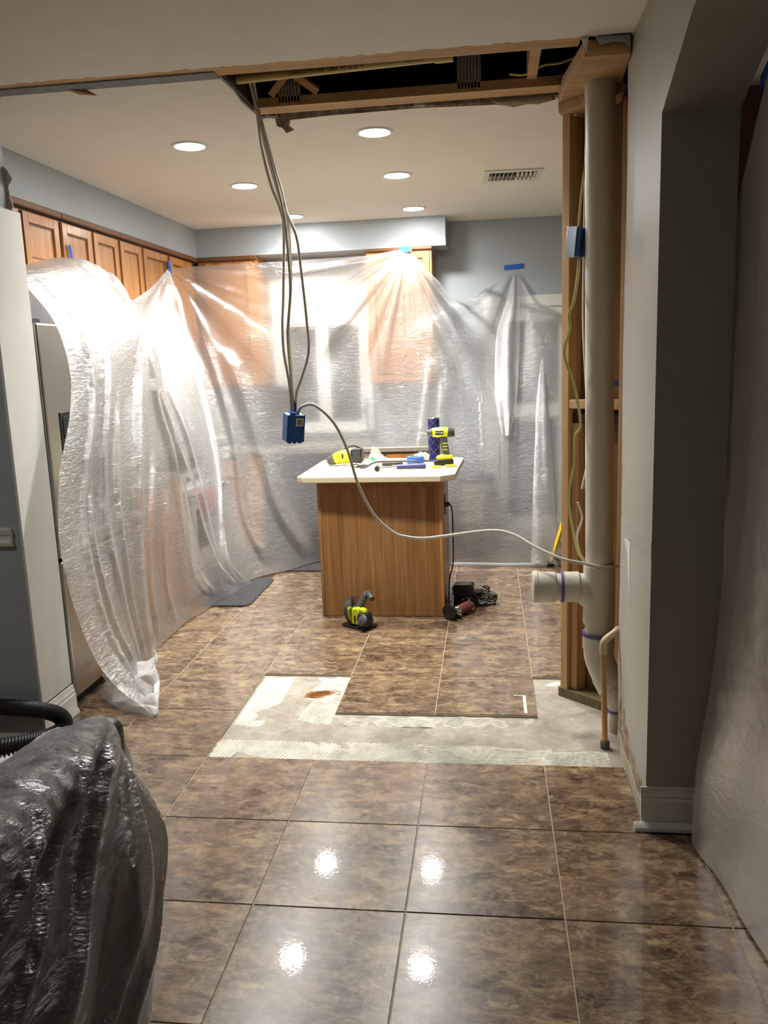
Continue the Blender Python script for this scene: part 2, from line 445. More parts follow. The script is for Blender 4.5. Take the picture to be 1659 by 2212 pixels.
for j in range(-5, 13):
    for i in range(-7, 7):
        x, y = TX0+i*TS, TY0+j*TS
        if (i, j) in removed: continue
        x1, y1 = x+TS, y+TS
        if y > 6.98 or x > 1.88 or x1 < -3.4: continue
        if x1 <= -1.96 and 3.06 < y < 7 and x1 < -2.2: continue          # under the far left cabinets
        if j >= 4 and i >= 4 and y < 4.0: continue                        # inside the partition
        if j == 3 and i >= 4: continue
        lx0, lx1, ly0, ly1 = 0, TS, 0, TS
        if j == 3 and i == 3: lx1 = .503-x
        if (i, j) == (-2, 4): lx0 = -1.95-x
        if x < 1.88 < x1: lx1 = 1.88-x
        if y1 > 6.98: ly1 = 6.98-y
        if (lx0, lx1, ly0, ly1) == (0, TS, 0, TS): me = full
        else: me = tile_mesh(lx0+gap/2, lx1-gap/2, ly0+gap/2, ly1-gap/2)
        o = bpy.data.objects.new('tile', me); COL.objects.link(o); o.location = (x, y, random.uniform(-.0004, .0004)); o.parent = floor
        grout.box((x+lx0, y+ly0, -.0119), (x+lx1, y+ly1, -.0028))
g = grout.build('grout_bed', 'grout', floor, smooth=False)

def thinset(x0, x1, y0, y1, ang, ridged=True, seed=0, dens=1.0, lam=.0165, name='thinset_patch', mat='thinset', h=.0062):
    rr = np.random.RandomState(seed)
    nx = max(4, int((x1-x0)/.0036)); ny = max(4, int((y1-y0)/.0034))
    X, Y = np.meshgrid(np.linspace(x0, x1, nx), np.linspace(y0, y1, ny), indexing='ij')
    ca, sa = math.cos(ang), math.sin(ang)
    wv = sum(np.sin(X*rr.uniform(8, 40)+Y*rr.uniform(-40, 40)+rr.uniform(0, 6)) for _ in range(5))/5
    ph = (-(X-x0)*sa+(Y-y0)*ca)/lam*2*PI + wv*1.6
    rid = (.5+.5*np.sin(ph))
    n1 = sum(np.sin(X*rr.uniform(-70, 70)+Y*rr.uniform(-70, 70)+rr.uniform(0, 6)) for _ in range(9))/4
    n2 = sum(np.sin(X*rr.uniform(-25, 25)+Y*rr.uniform(-25, 25)+rr.uniform(0, 6)) for _ in range(6))/3
    edge = np.clip(np.minimum(np.minimum(X-x0, x1-X)/.04, np.minimum(Y-y0, y1-Y)/.03), 0, 1)
    mask = (n1*.55+n2*.8+edge*.9-.75+dens*.6)
    Z = -.0136 + np.clip(mask, 0, 1)*(h*(rid if ridged else .5+.35*n1*.5)) + np.clip(mask, 0, .4)*.0022
    keep = mask > 0
    idx = -np.ones(X.shape, int); vs = []; fs = []
    k = keep[:-1, :-1] & keep[1:, :-1] & keep[1:, 1:] & keep[:-1, 1:]
    for a, b in zip(*np.nonzero(k)):
        q = []
        for aa, bb in ((a, b), (a+1, b), (a+1, b+1), (a, b+1)):
            if idx[aa, bb] < 0: idx[aa, bb] = len(vs); vs.append((X[aa, bb], Y[aa, bb], Z[aa, bb]))
            q.append(int(idx[aa, bb]))
        fs.append(q)
    if not fs: return
    mb = MB(); mb.v = vs; mb.f = fs
    return mb.build(name, mat, floor)
thinset(-1.18, -.66, 3.058, 3.235, 1.25, seed=1, dens=1.9)
thinset(-.73, -.27, 3.058, 3.235, .7, seed=2, dens=2.1)
thinset(-.30, .24, 3.058, 3.225, .05, seed=3, dens=1.9)
thinset(.18, .46, 3.06, 3.21, .12, seed=4, dens=1.2)
thinset(-.66, -.22, 3.395, 3.512, .03, seed=5, dens=1.7)
thinset(-.22, .20, 3.40, 3.512, .1, seed=6, dens=1.3)
thinset(-1.16, -1.00, 3.36, 3.95, .9, seed=7, dens=1.6)
thinset(-.88, -.72, 3.40, 3.95, .2, seed=8, dens=1.6)
thinset(-1.02, -.74, 3.80, 3.965, .4, seed=9, dens=.4, ridged=False)
bx('thinset_strip', (.142, 3.54, -.0003), (.156, 3.74, .0015), 'thinset', floor)
bx('thinset_strip', (.10, 3.735, -.0003), (.156, 3.742, .0012), 'thinset', floor)
thinset(.16, .33, 3.88, 3.97, .3, seed=11, dens=.2, ridged=False)
thinset(-.92, -.70, 3.70, 3.80, .25, seed=12, dens=.9, name='rust_stain', mat='rust', lam=.02, h=.009)
thinset(-.85, -.66, 3.44, 3.5, .25, seed=14, dens=-.1, name='rust_stain', mat='rust', lam=.02, h=.008)

# ---- kitchen shell
WL, WB, WRK = -2.64, 7.0, 1.9
wall_left = struct(bx('wall_left', (WL-.12, 3.46, -.012), (WL, WB+.12, CH+.4), 'wall', smooth=False))
wall_back = struct(bx('wall_back', (WL, WB, -.012), (WRK+.12, WB+.12, CH+.4), 'wall', smooth=False))
wall_kr = struct(bx('wall_right_kitchen', (WRK, 4.4, -.012), (WRK+.12, WB, CH+.4), 'wall', smooth=False))
SX, SY, SZ = -2.31, 6.67, 2.44
soff = MB().box((WL, 3.46, SZ), (SX, WB, CH)).box((SX, SY, SZ), (-.315, WB, CH))
soffit = struct(soff.build('wall_soffit', 'wall', smooth=False))
# ---- left wall end with chair rail and baseboard
wall_end = struct(bx('wall_end_left', (-4.0, 3.2, -.012), (-1.965, 3.455, 2.245), 'wall', smooth=False))
cb = MB().prism([(3.196, .145), (3.459, .145), (3.459, 2.25), (3.196, 2.25)], -1.966, -1.955, axis='X')
cb.build('corner_trim', 'white', wall_end, bevel=.003)
upper = MB().prism([(-4.0, 2.245)] + [(-2.02, 2.245)] + [(x, z) for z, x in jag(2.25, 2.62, -2.0, .05, .005, 5)] + [(-2.06, CH), (-4.0, CH)], 3.22, 3.44, axis='Y')
upper.build('torn_wall_top', 'wall', wall_end, smooth=False)
tp = MB().prism([(-2.02, 2.25), (-1.985, 2.255)]+[(x, z) for z, x in jag(2.275, 2.42, -1.974, .036, .012, 9)]+[(-2.0, 2.435), (-2.02, 2.44)], 3.44, 3.447, axis='Y')
tp.build('torn_paper', 'torngrey', wall_end, smooth=False)
tp = MB().prism([(-2.1, CH-.002), (-1.9, CH-.002), (-1.93, CH-.04), (-1.96, CH-.03), (-1.99, CH-.08), (-2.03, CH-.06), (-2.1, CH-.05)], 3.30, 3.31, axis='Y')
tp.build('torn_paper', 'torn', wall_end, smooth=False)
rail = MB().prism([(3.2, .865), (3.178, .868), (3.172, .885), (3.184, .893), (3.184, .915), (3.174, .922), (3.168, .94), (3.2, .945)], -4.0, -2.0, axis='X')
struct(rail.build('trim_1', 'white', bevel=.002))
bprof = [(0, 0), (-.026, 0), (-.026, .012), (-.016, .03), (-.016, .095), (-.011, .102), (-.013, .112), (-.007, .122), (-.006, .14), (0, .142)]
bl = MB().prism([(3.2+p, z) for p, z in bprof], -4.0, -1.94, axis='X'); bl.prism([(-1.955-p, z) for p, z in bprof], 3.175, 3.46, axis='Y')
struct(bl.build('baseboard_left', 'white', bevel=.0015))

# ---- right wall with the wide opening (sloped head), near the camera
X1, X2, YJ, YE = .51, .73, 2.66, 3.285
def jx(z): return 0
face = [(YJ, -.012)]
rg = random.Random(3)
# ragged edge of the cut drywall on the far side, going up
ez = np.linspace(.0, CH, 60)
edge = [(YE + rg.uniform(-.006, .006) + (.012*math.sin(z*5)) - (.05*max(0, .28-z)/.28 if z < .28 else 0), float(z)) for z in ez]
arch = [(YJ, 2.262), (2.31, 2.405), (1.9, 2.49), (1.3, 2.53), (.7, 2.49), (.3, 2.405), (-.05, 2.262)]
mb = MB()
# lower leg (far of opening)
low = [(YJ, -.012)] + [(e[0], e[1]) for e in edge] + [(-2.6, CH), (-2.6, -.012), (-.05, -.012)] + arch[::-1]
mb.prism(low, X1, X1+.0127, axis='X')
wr = mb.build('wall_right', 'wallR', smooth=False); struct(wr)
# body of the wall (between the two drywall skins)
mb = MB()
mb.prism([(YJ, -.012), (YE-.03, -.012), (YE-.03, CH), (-2.6, CH), (-2.6, -.012), (-.05, -.012)] + arch[::-1], X1+.0127, X2, axis='X')
mb.build('wall_core', 'wallR', wr, smooth=False)
# torn lower part where the baseboard was pulled off
pb = [(YE-.02, 0), (YE-.02, .14)] + [(y, z) for y, z in [(3.24, .19), (3.2, .235), (3.16, .2), (3.12, .215), (3.08, .165), (3.03, .17), (2.97, .13), (2.9, .135), (2.84, .1), (2.78, .115), (2.7, .125)]] + [(2.67, 0)]
MB().prism(pb, X1-.0015, X1-.0003, axis='X').build('torn_paper', 'torn', wr, smooth=False)
pb2 = [(YE-.02, 0), (YE-.03, .06), (3.2, .075), (3.1, .05), (2.95, .06), (2.8, .04), (2.68, .05), (2.67, 0)]
MB().prism(pb2, X1-.004, X1-.0014, axis='X').build('plaster_residue', 'grout', wr, smooth=False)
# patch of bare paint where the chair rail came off
MB().prism([(2.66, .925), (3.27, .885), (3.27, .948), (2.66, .985)], X1-.0012, X1-.0002, axis='X').build('bare_band', 'scar', wr, smooth=False)
MB().prism([(3.2, .88), (3.05, .905), (3.06, .80), (3.03, .66), (3.08, .76), (3.12, .84)], X1-.0012, X1-.0002, axis='X').build('torn_paper', 'white', wr, smooth=False)
br = MB().prism([(YJ+p, z) for p, z in bprof], .492, X2+.02, axis='X')
sh = MB().prism([(YJ-.026, 0), (YJ-.048, 0), (YJ-.046, .012), (YJ-.036, .022), (YJ-.026, .026)], .468, X2+.02, axis='X')
b = struct(br.build('baseboard_right', 'white', bevel=.0015)); sh.build('shoe_mould', 'white', b, bevel=.002)

# ---- remaining shell of the near room and the room beyond the doorway
struct(bx('wall_rear', (-4.12, -2.72, -.012), (3.3, -2.6, CH+.1), 'wall', smooth=False))
struct(bx('wall_left_dining', (-4.12, -2.6, -.012), (-4.0, 3.46, CH+.1), 'wall', smooth=False))
struct(bx('wall_far_room', (3.2, -2.6, -.012), (3.3, 4.4, CH+.1), 'wall', smooth=False))
struct(bx('wall_far_room_end', (X2+.2, 3.9, -.012), (3.2, 4.0, CH+.1), 'backer', smooth=False))

# ---- ceiling, broken along the line of the removed wall
HX0, HX1 = -1.0, .315
near_edge = [(x, y) for x, y in jag(-4.0, .505, 3.182, .022, .007, 2)]
mb = MB().prism([(-4.0, -2.6), (.505, -2.6)] + [(x, y) for x, y in near_edge[::-1]], CH, CH+.0127, axis='Z')
ceiling = struct(mb.build('ceiling', 'ceil', smooth=False))
far1 = jag(-2.64, HX0, 3.302, .024, .009, 4)
far2 = jag(HX0, HX1, 3.86, .02, .014, 6, .012)
kit = [(-2.64, 7.0)] + far1 + [(HX0+.0, 3.32), (HX0+.006, 3.45), (HX0-.006, 3.6), (HX0+.004, 3.8)] + far2 + [(HX1, 3.86), (.33, 4.0), (WRK, 4.4), (WRK, 7.0)]
mb = MB().prism(kit, CH, CH+.0127, axis='Z'); mb.build('kitchen_ceiling_board', 'ceil', ceiling, smooth=False)
MB().prism([(.505, -2.6), (3.2, -2.6), (3.2, 4.0), (X2, 4.0), (X2, 3.2), (.505, 3.2)], CH, CH+.0127, axis='Z').build('far_room_ceiling_board', 'ceil', ceiling, smooth=False)
# dangling torn bits
def flap(pts, th=.004, mat='torn'):
    mb = MB(); n = len(pts); mb.v = [tuple(p) for p in pts]+[(p[0], p[1]+th, p[2]) for p in pts]
    mb.f = [list(range(n)), list(range(n, 2*n))[::-1]]+[[k, (k+1) % n, n+(k+1) % n, n+k] for k in range(n)]
    mb.build('torn_flap', mat, ceiling, smooth=False)
flap([(-.93, 3.86, CH+.005), (-.86, 3.87, CH+.003), (-.87, 3.88, CH-.03), (-.85, 3.89, CH-.045), (-.885, 3.88, CH-.06), (-.90, 3.87, CH-.04), (-.925, 3.87, CH-.03)])
flap([(-.93, 3.84, CH+.02), (.28, 3.84, CH+.02), (.30, 3.845, CH-.012), (.2, 3.85, CH-.02), (.12, 3.85, CH-.028), (.05, 3.85, CH-.014), (-.3, 3.85, CH-.004), (-.7, 3.85, CH-.008), (-.9, 3.85, CH-.016)], mat='torn')
flap([(.02, 3.83, CH+.004), (.27, 3.83, CH+.004), (.285, 3.82, CH-.022), (.22, 3.82, CH-.034), (.15, 3.82, CH-.026), (.09, 3.82, CH-.03), (.04, 3.82, CH-.012)], mat='white')
flap([(-1.62, 3.27, CH+.002), (-1.54, 3.30, CH+.002), (-1.50, 3.31, CH-.022), (-1.57, 3.30, CH-.016)], mat='lumber')
flap([(.33, 3.18, CH), (.36, 3.18, CH), (.355, 3.17, CH-.02), (.35, 3.17, CH-.055), (.342, 3.17, CH-.03)], mat='white')
flap([(.38, 3.185, CH), (.50, 3.19, CH), (.502, 3.19, CH-.05), (.48, 3.19, CH-.025), (.44, 3.185, CH-.02), (.40, 3.185, CH-.03)], mat='wall')

# cavity above the ceiling
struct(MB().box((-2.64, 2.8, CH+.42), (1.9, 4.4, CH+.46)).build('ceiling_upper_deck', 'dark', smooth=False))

# ================================================================= framing above the hole
fr = thing('ceiling_framing', 'rough spruce lumber framing exposed in the long ceiling hole', 'framing', (-.3, 3.5, CH+.02))
bx('top_plate', (-2.6, 3.19, CH+.003), (.335, 3.282, CH+.042), 'lumberX', fr, .002)
bx('drywall_stub', (-2.0, 3.228, CH-.002), (-1.0, 3.300, CH+.0028), 'stubgrey', fr)
bx('joist', (-2.6, 3.20, CH+.056), (1.2, 3.24, CH+.29), 'lumberX', fr, .002)
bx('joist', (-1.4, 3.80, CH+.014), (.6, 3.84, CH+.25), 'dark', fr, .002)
bx('ledger_board', (-.98, 3.70, CH+.001), (.32, 3.80, CH+.04), 'lumberX', fr, .002)
bx('block', (.17, 3.30, CH+.03), (.21, 3.71, CH+.26), 'lumberX', fr, .002)
bx('block', (-1.03, 3.25, CH+.016), (-.99, 3.8, CH+.25), 'darkwood', fr, .002)
for hx in (-.87, -.11):
    mb = MB()
    for k in range(7):
        mb.box((hx+k*.0135, 3.70, CH+.016), (hx+.009+k*.0135, 3.714, CH+.16))
    mb.box((hx-.004, 3.706, CH+.016), (hx+.095, 3.7145, CH+.16))
    mb.build('joist_hanger', 'galv', fr)
for (xa, ya, xb, yb) in ((-.93, 3.55, -.70, 3.70), (-.70, 3.58, -.9, 3.70)):
    mb = MB().ring([(xa, ya, CH+.2), (xb, yb, CH+.05)], .02, 4); mb.build('bridging_brace', 'lumber', fr)
# yellow pipe lying in the hole with its print
pp = thing('ceiling_pipe', 'cream yellow plastic pipe with black print lying in the ceiling hole', 'pipe', (-.55, 3.45, CH+.06))
MB().cyl((-1.02, 3.50, CH+.055), (-.16, 3.47, CH+.068), .0175, n=20).build('pipe', 'cpvc', pp)
MB().cyl((-.19, 3.471, CH+.0675), (-.12, 3.4686, CH+.0685), .022, n=20).build('coupling', 'cpvc', pp)
text_obj('pipe_print', 'CHARLOTTE PIPE 12007  ST  G  D  R', .019, 'print', T(-.62, 3.4688, CH+.0555) @ R('Z', -2) @ R('Y', -.9) @ R('X', 106), pp)
text_obj('pipe_print', '1120 / 1220', .016, 'print', T(-.27, 3.4565, CH+.0612) @ R('Z', -2) @ R('Y', -.9) @ R('X', 106), pp)

# ================================================================= angled stud wall
sw = thing('stud_partition', 'open lumber stud partition set at an angle beside the drain pipe', 'framing', (.42, 3.75, -.012))
d45 = Vector((.2, -.19, 0)).normalized(); n45 = Vector((-d45.y, d45.x, 0))
if n45.y < 0: n45 = -n45
O45 = Vector((.318, 3.772, 0))
def F45(u, v, z): p = O45 + d45*u + n45*v; return (p.x, p.y, z)
def b45(name, u0, u1, v0, v1, z0, z1, mat):
    mb = MB(); P = [F45(u0, v0, z0), F45(u1, v0, z0), F45(u1, v1, z0), F45(u0, v1, z0), F45(u0, v0, z1), F45(u1, v0, z1), F45(u1, v1, z1), F45(u0, v1, z1)]
    mb.v = P; mb.f = [[0,3,2,1],[4,5,6,7],[0,1,5,4],[1,2,6,5],[2,3,7,6],[3,0,4,7]]
    return mb.build(name, mat, sw, .0015)
b45('bottom_plate', -.01, .42, 0, .092, -.012, .032, 'treated')
b45('stud', .002, .04, .002, .09, .032, 2.56, 'lumber')
b45('stud', .043, .078, .025, .09, .032, 1.28, 'lumber')
b45('stud', .30, .34, .002, .09, .032, 2.56, 'lumber')
b45('block', .041, .298, .004, .075, 1.345, 1.384, 'lumberX')
b45('block', .041, .298, .03, .09, 1.285, 1.325, 'darkwood')
b45('backer_panel', -.0, .46, .095, .107, .0, 2.6, 'backer')
MB().prism([(.305, 3.56), (.345, 3.2), (.505, 3.2), (.53, 3.62), (.36, 3.86), (.305, 3.80)], 2.60, 2.655, axis='Z').build('top_plate', 'lumberX', sw, .002)
MB().prism([(.33, 3.80), (.30, 3.72), (.42, 3.60), (.53, 3.50), (.54, 3.64)], 2.56, 2.60, axis='Z').build('top_plate', 'lumberX', sw, .002)
bx('backer_panel', (.60, 3.29, 0), (.615, 3.62, 2.6), 'backer', sw)
bx('stud', (.525, 3.262, .0), (.598, 3.30, 2.6), 'lumber', sw)
b45('mark_strip', .06, .30, .0935, .0949, 1.44, 1.46, 'navy')

# ================================================================= drain stack
ds = thing('drain_stack', 'white plastic drain stack with side branch and purple glued joints', 'pipe', (.457, 3.5, -.012))
PX, PY = .457, 3.5
MB().cyl((PX, PY, .70), (PX-.018, PY, 2.63), .0572, n=36).build('riser', 'pvc', ds)
text_obj('pipe_print', 'PVC DWV SCH 40   4 IN.   ASTM D 2665', .02, 'print', T(PX-.049, PY-.0315, 1.7) @ R('Z', -62) @ R('X', 90) @ R('Z', 90), ds)
MB().lathe([(.058, .693), (.0600, .693), (.0602, .712), (.058, .712)], 36, T(PX, PY, 0), caps=False).build('primer_ring', 'primer', ds)
tee = MB().cyl((PX, PY, .44), (PX, PY, .697), .0655, n=36)
tee.ring(catmull([(PX+.01, PY, .535), (PX-.03, PY, .56), (PX-.068, PY, .594), (PX-.09, PY, .60)], 5), .0600, 28)
tee.cyl((PX-.085, PY, .60), (PX-.15, PY, .60), .0655, n=32)
tee.build('tee', 'pvc', ds)
MB().cyl((PX-.145, PY, .60), (PX-.19, PY, .60), .0572, n=32).build('branch', 'pvc', ds)
MB().lathe([(.0575, 0), (.0662, 0), (.0662, .012), (.0575, .012)], 32, T(PX-.148, PY, .60) @ R('Y', -90), caps=False).build('primer_ring', 'primer', ds)
cp = MB().lathe([(.058, 0), (.064, 0), (.066, .004), (.066, .075), (.0695, .078), (.0695, .092), (.066, .096), (.05, .098)], 32, T(PX-.182, PY, .60) @ R('Y', -90)); cp.build('branch_cap', 'pvc', ds)
MB().cyl((PX, PY, .36), (PX, PY, .45), .0572, n=32).build('riser', 'pvc', ds)
MB().lathe([(.058, .385), (.0684, .385), (.0684, .40), (.058, .40)], 36, T(PX, PY, 0), caps=False).build('primer_ring', 'primer', ds)
el = MB().cyl((PX, PY, .33), (PX, PY, .395), .0665, n=32)
el.ring(catmull([(PX, PY, .345), (PX+.003, PY-.004, .29), (PX+.022, PY-.028, .235), (PX+.045, PY-.052, .195)], 6), .0625, 28)
el.ring([(PX+.030, PY-.036, .218), (PX+.058, PY-.068, .168)], .0665, 28)
el.build('elbow', 'pvc', ds)
red = MB().ring(catmull([(PX+.055, PY-.064, .173), (PX+.066, PY-.078, .145), (PX+.070, PY-.085, .115), (PX+.068, PY-.086, .085)], 5), [.058-.0014*i for i in range(16)], 26)
red.build('reducer', 'pvc', ds)
MB().lathe([(.031, .074), (.0385, .074), (.0385, .081), (.031, .081)], 24, T(.525, PY-.086, .0), caps=False).build('primer_ring', 'primer', ds)
MB().cyl((.512, PY-.09, -.02), (.525, PY-.086, .10), .030, n=24).build('lower_pipe', 'pvc', ds)

sp = thing('supply_pipe', 'tan plastic supply pipe standing up from the bare floor', 'pipe', (.454, 3.244, -.012))
MB().cyl((.456, 3.244, -.012), (.446, 3.262, .40), .0115, n=16).build('pipe', 'tancpvc', sp)
MB().ring(catmull([(.446, 3.262, .385), (.446, 3.264, .425), (.452, 3.268, .44), (.47, 3.28, .452), (.498, 3.29, .47), (.51, 3.31, .475)], 5), .0145, 16).build('elbow', 'tanelbow', sp)
MB().cyl((.456, 3.244, -.012), (.4555, 3.2445, .018), .019, n=16).build('floor_collar', 'greyplast', sp)

# ================================================================= recessed lamps and vent
LP = [(-1.452, 4.211), (-1.462, 5.188), (-1.431, 6.33), (-.527, 4.198), (-.524, 5.165), (-.525, 6.30)]
LN = ['lit recessed ceiling lamp, nearest of the left row', 'lit recessed ceiling lamp, middle of the left row', 'lit recessed ceiling lamp, farthest of the left row, beside the hanging cables',
      'lit recessed ceiling lamp, nearest of the right row', 'lit recessed ceiling lamp, middle of the right row', 'lit recessed ceiling lamp, farthest of the right row']
for (x, y), lb in zip(LP, LN):
    o = thing('ceiling_lamp', lb, 'lamp', (x, y, CH), 'recessed lamps in the kitchen ceiling')
    MB().lathe([(.092, 0), (.092, -.004), (.086, -.007), (.074, -.006), (.072, -.002), (.072, 0)], 32, T(x, y, CH), caps=False).build('trim_ring', 'white', o)
    MB().lathe([(.0715, -.0015), (.0715, -.0045), (.05, -.0085), (.0005, -.0105)], 32, T(x, y, CH)).build('lens', 'lens', o)
    ld_ = bpy.data.lights.new('beam', 'AREA'); ld_.shape = 'DISK'; ld_.size = .135; ld_.energy = BEAM; ld_.spread = SPREAD; ld_.color = (1.0, .975, .935)
    lo = bpy.data.objects.new('beam', ld_); COL.objects.link(lo); lo.parent = o; lo.location = (0, 0, -.013)
M['lens_added'] = emit('added_lamp_lens', (1.0, .97, .92, 1), LAMP*1.2)  # added lamp, out of view, to brighten the near room
o = thing('ceiling_lamp', 'added unseen recessed lamp that brightens the near room', 'lamp', (-2.7, 1.55, CH))
MB().lathe([(.092, 0), (.092, -.004), (.086, -.007), (.074, -.006), (.072, -.002), (.072, 0)], 32, T(-2.7, 1.55, CH), caps=False).build('trim_ring', 'white', o)
MB().lathe([(.0715, -.0015), (.0715, -.0045), (.05, -.0085), (.0005, -.0105)], 32, T(-2.7, 1.55, CH)).build('lens', 'lens_added', o)
vt = thing('ceiling_vent', 'white metal air register set in the kitchen ceiling', 'vent', (.16, 5.36, CH))
va = math.radians(3)
VM = T(.158, 5.37, CH) @ R('Z', 3)
mb = MB()
for a, b in (((-.175, -.16, -.008), (.175, -.11, 0)), ((-.175, .11, -.008), (.175, .16, 0)), ((-.175, -.11, -.008), (-.14, .11, 0)), ((.14, -.11, -.008), (.175, .11, 0))): mb.box(a, b, VM)
mb.build('frame', 'white', vt, .002)
MB().box((-.14, -.11, -.001), (.14, .11, -.0002), VM).build('duct_shade_sheet', 'dark', vt)  # flat dark sheet, shade of the open duct put into its colour
for k in range(11):
    x = -.125+k*.025
    MB().box((-.0015, -.105, -.016), (.0015, .105, .0), VM @ T(x, 0, -.002) @ R('Y', 32 if k < 6 else -32)).build('slat', 'white', vt)
MB().box((-.14, -.003, -.018), (.14, .003, -.002), VM).build('slat', 'white', vt)

# ================================================================= cabinets
def door_panel(x, y0, y1, z0, z1, parent, mat='oak', face='X', sgn=1, name='door', handle=False):
    """framed recessed-panel door; face 'X': lies in plane x=const spanning y; 'Y': plane y=const spanning x"""
    def B(mb, a0, a1, c0, c1, d0, d1):
        if face == 'X': mb.box((min(x+d0, x+d1), a0, c0), (max(x+d0, x+d1), a1, c1))
        else: mb.box((a0, min(x+d0, x+d1), c0), (a1, max(x+d0, x+d1), c1))
    w = .052; th = .02*sgn
    mb = MB(); B(mb, y0, y0+w, z0, z1, 0, th); B(mb, y1-w, y1, z0, z1, 0, th); B(mb, y0+w, y1-w, z0, z0+w, 0, th); B(mb, y0+w, y1-w, z1-w, z1, 0, th)
    o = mb.build(name, mat, parent, .003)
    mb = MB(); B(mb, y0+w-.002, y1-w+.002, z0+w-.002, z1-w+.002, 0, th*.45); mb.build('panel', mat, o, .002)
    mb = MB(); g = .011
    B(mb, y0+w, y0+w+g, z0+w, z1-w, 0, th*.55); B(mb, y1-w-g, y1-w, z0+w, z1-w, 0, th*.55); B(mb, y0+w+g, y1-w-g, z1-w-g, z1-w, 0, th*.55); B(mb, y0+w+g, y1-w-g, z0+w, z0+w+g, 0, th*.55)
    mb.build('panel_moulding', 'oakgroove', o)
    return o
def upper_left(label, y0, y1, z0, doors):
    c = thing('wall_cabinet', label, 'cabinet', (SX-.16, (y0+y1)/2, z0), 'oak wall cabinets under the left soffit')
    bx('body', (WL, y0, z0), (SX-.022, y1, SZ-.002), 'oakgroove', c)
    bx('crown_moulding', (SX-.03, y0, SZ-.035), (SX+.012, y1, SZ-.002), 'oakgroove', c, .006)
    for a, b in doors: door_panel(SX-.022, a, b, z0+.01, SZ-.05, c)
upper_left('oak wall cabinet above the fridge, next to the wall end', 3.47, 4.485, 2.10, [(3.52, 3.75), (3.79, 4.075), (4.11, 4.465)])
upper_left('oak wall cabinet with two narrow doors, right of the fridge', 4.49, 5.22, 1.42, [(4.505, 4.85), (4.88, 5.21)])
upper_left('oak wall cabinet over the white microwave', 5.225, 6.06, 1.86, [(5.245, 5.575), (5.61, 6.04)])
upper_left('oak wall cabinet with one door beside the room corner', 6.065, 6.64, 1.42, [(6.09, 6.55)])
c = thing('wall_cabinet', 'oak wall cabinet on the back wall by the left corner', 'cabinet', (-2.07, 6.83, 1.42), 'oak wall cabinets under the back soffit')
bx('body', (SX, SY+.022, 1.42), (-1.83, WB, SZ-.002), 'oak', c); bx('crown_moulding', (SX-.01, SY-.012, SZ-.03), (-1.82, SY+.03, SZ-.002), 'oakgroove', c, .005)
door_panel(SY+.022, -2.25, -1.86, 1.43, SZ-.045, c, face='Y', sgn=-1)
c = thing('wall_cabinet', 'oak wall cabinet with the blue tape, right end of the back soffit', 'cabinet', (-.68, 6.83, 1.40), 'oak wall cabinets under the back soffit')
bx('body', (-.945, SY+.022, 1.40), (-.428, WB, SZ-.002), 'oak', c); bx('crown_moulding', (-.95, SY-.006, SZ-.022), (-.422, SY+.03, SZ-.002), 'oakgroove', c, .004)
door_panel(SY+.022, -.93, -.445, 1.41, SZ-.035, c, face='Y', sgn=-1)

# base cabinets on the left run
def base_left(label, y0, y1, nd):
    c = thing('base_cabinet', label, 'cabinet', (-2.33, (y0+y1)/2, 0), 'oak base cabinets behind the plastic')
    bx('body', (WL+.008, y0, .09), (-2.05, y1, .875), 'oak', c); bx('toe_kick', (WL+.008, y0, 0), (-2.12, y1, .09), 'dark', c)
    wd = (y1-y0)/nd
    for k in range(nd):
        a, b = y0+k*wd+.012, y0+(k+1)*wd-.012
        door_panel(-2.05, a, b, .12, .69, c)
        dr = bx('drawer', (-2.05, a, .71), (-2.03, b, .86), 'oak', c, .004)
        MB().ring([(-2.03, (a+b)/2, .785), (-2.008, (a+b)/2, .785)], [.006, .014], 12).build('knob', 'chrome', dr)
base_left('oak base cabinet between the fridge and the white range', 4.49, 5.18, 2)
base_left('oak base cabinet in the left back corner behind plastic', 5.97, 6.38, 1)
def base_back(label, x0, x1, nd):
    c = thing('base_cabinet', label, 'cabinet', ((x0+x1)/2, 6.7, 0), 'oak base cabinets behind the plastic')
    bx('body', (x0, 6.42, .09), (x1, WB-.008, .875), 'oak', c); bx('toe_kick', (x0, 6.48, 0), (x1, WB-.008, .09), 'dark', c)
    wd = (x1-x0)/nd
    for k in range(nd):
        a, b = x0+k*wd+.012, x0+(k+1)*wd-.012
        door_panel(6.42, a, b, .12, .69, c, face='Y', sgn=-1)
        dr = bx('drawer', (a, 6.40, .71), (b, 6.42, .86), 'oak', c, .004)
        MB().ring([((a+b)/2, 6.40, .785), ((a+b)/2, 6.378, .785)], [.006, .014], 12).build('knob', 'chrome', dr)
base_back('oak corner base cabinet left of the black dishwasher', -2.04, -1.80, 1)
base_back('oak sink base cabinet right of the black dishwasher', -1.18, -.43, 2)
dw = thing('dishwasher', 'black dishwasher under the back counter behind plastic', 'dishwasher', (-1.49, 6.7, 0))
bx('body', (-1.795, 6.42, .02), (-1.185, 6.99, .872), 'darkgrey', dw); bx('door', (-1.79, 6.39, .10), (-1.19, 6.42, .74), 'blackgloss', dw, .005); bx('control_panel', (-1.79, 6.385, .75), (-1.19, 6.42, .87), 'black', dw, .005)
MB().tube([(-1.74, 6.37, .72), (-1.6, 6.36, .72), (-1.38, 6.36, .72), (-1.24, 6.37, .72)], .011, 8).build('handle', 'black', dw)
ct = tag(MB().prism([(-2.64, 5.965), (-2.02, 5.965), (-2.02, 6.385), (-.40, 6.385), (-.40, 7.0), (-2.64, 7.0)], .875, .913, axis='Z').build('countertop', 'counter_dark', bevel=.005), 'grey laminate worktop along the back wall behind plastic', 'countertop')
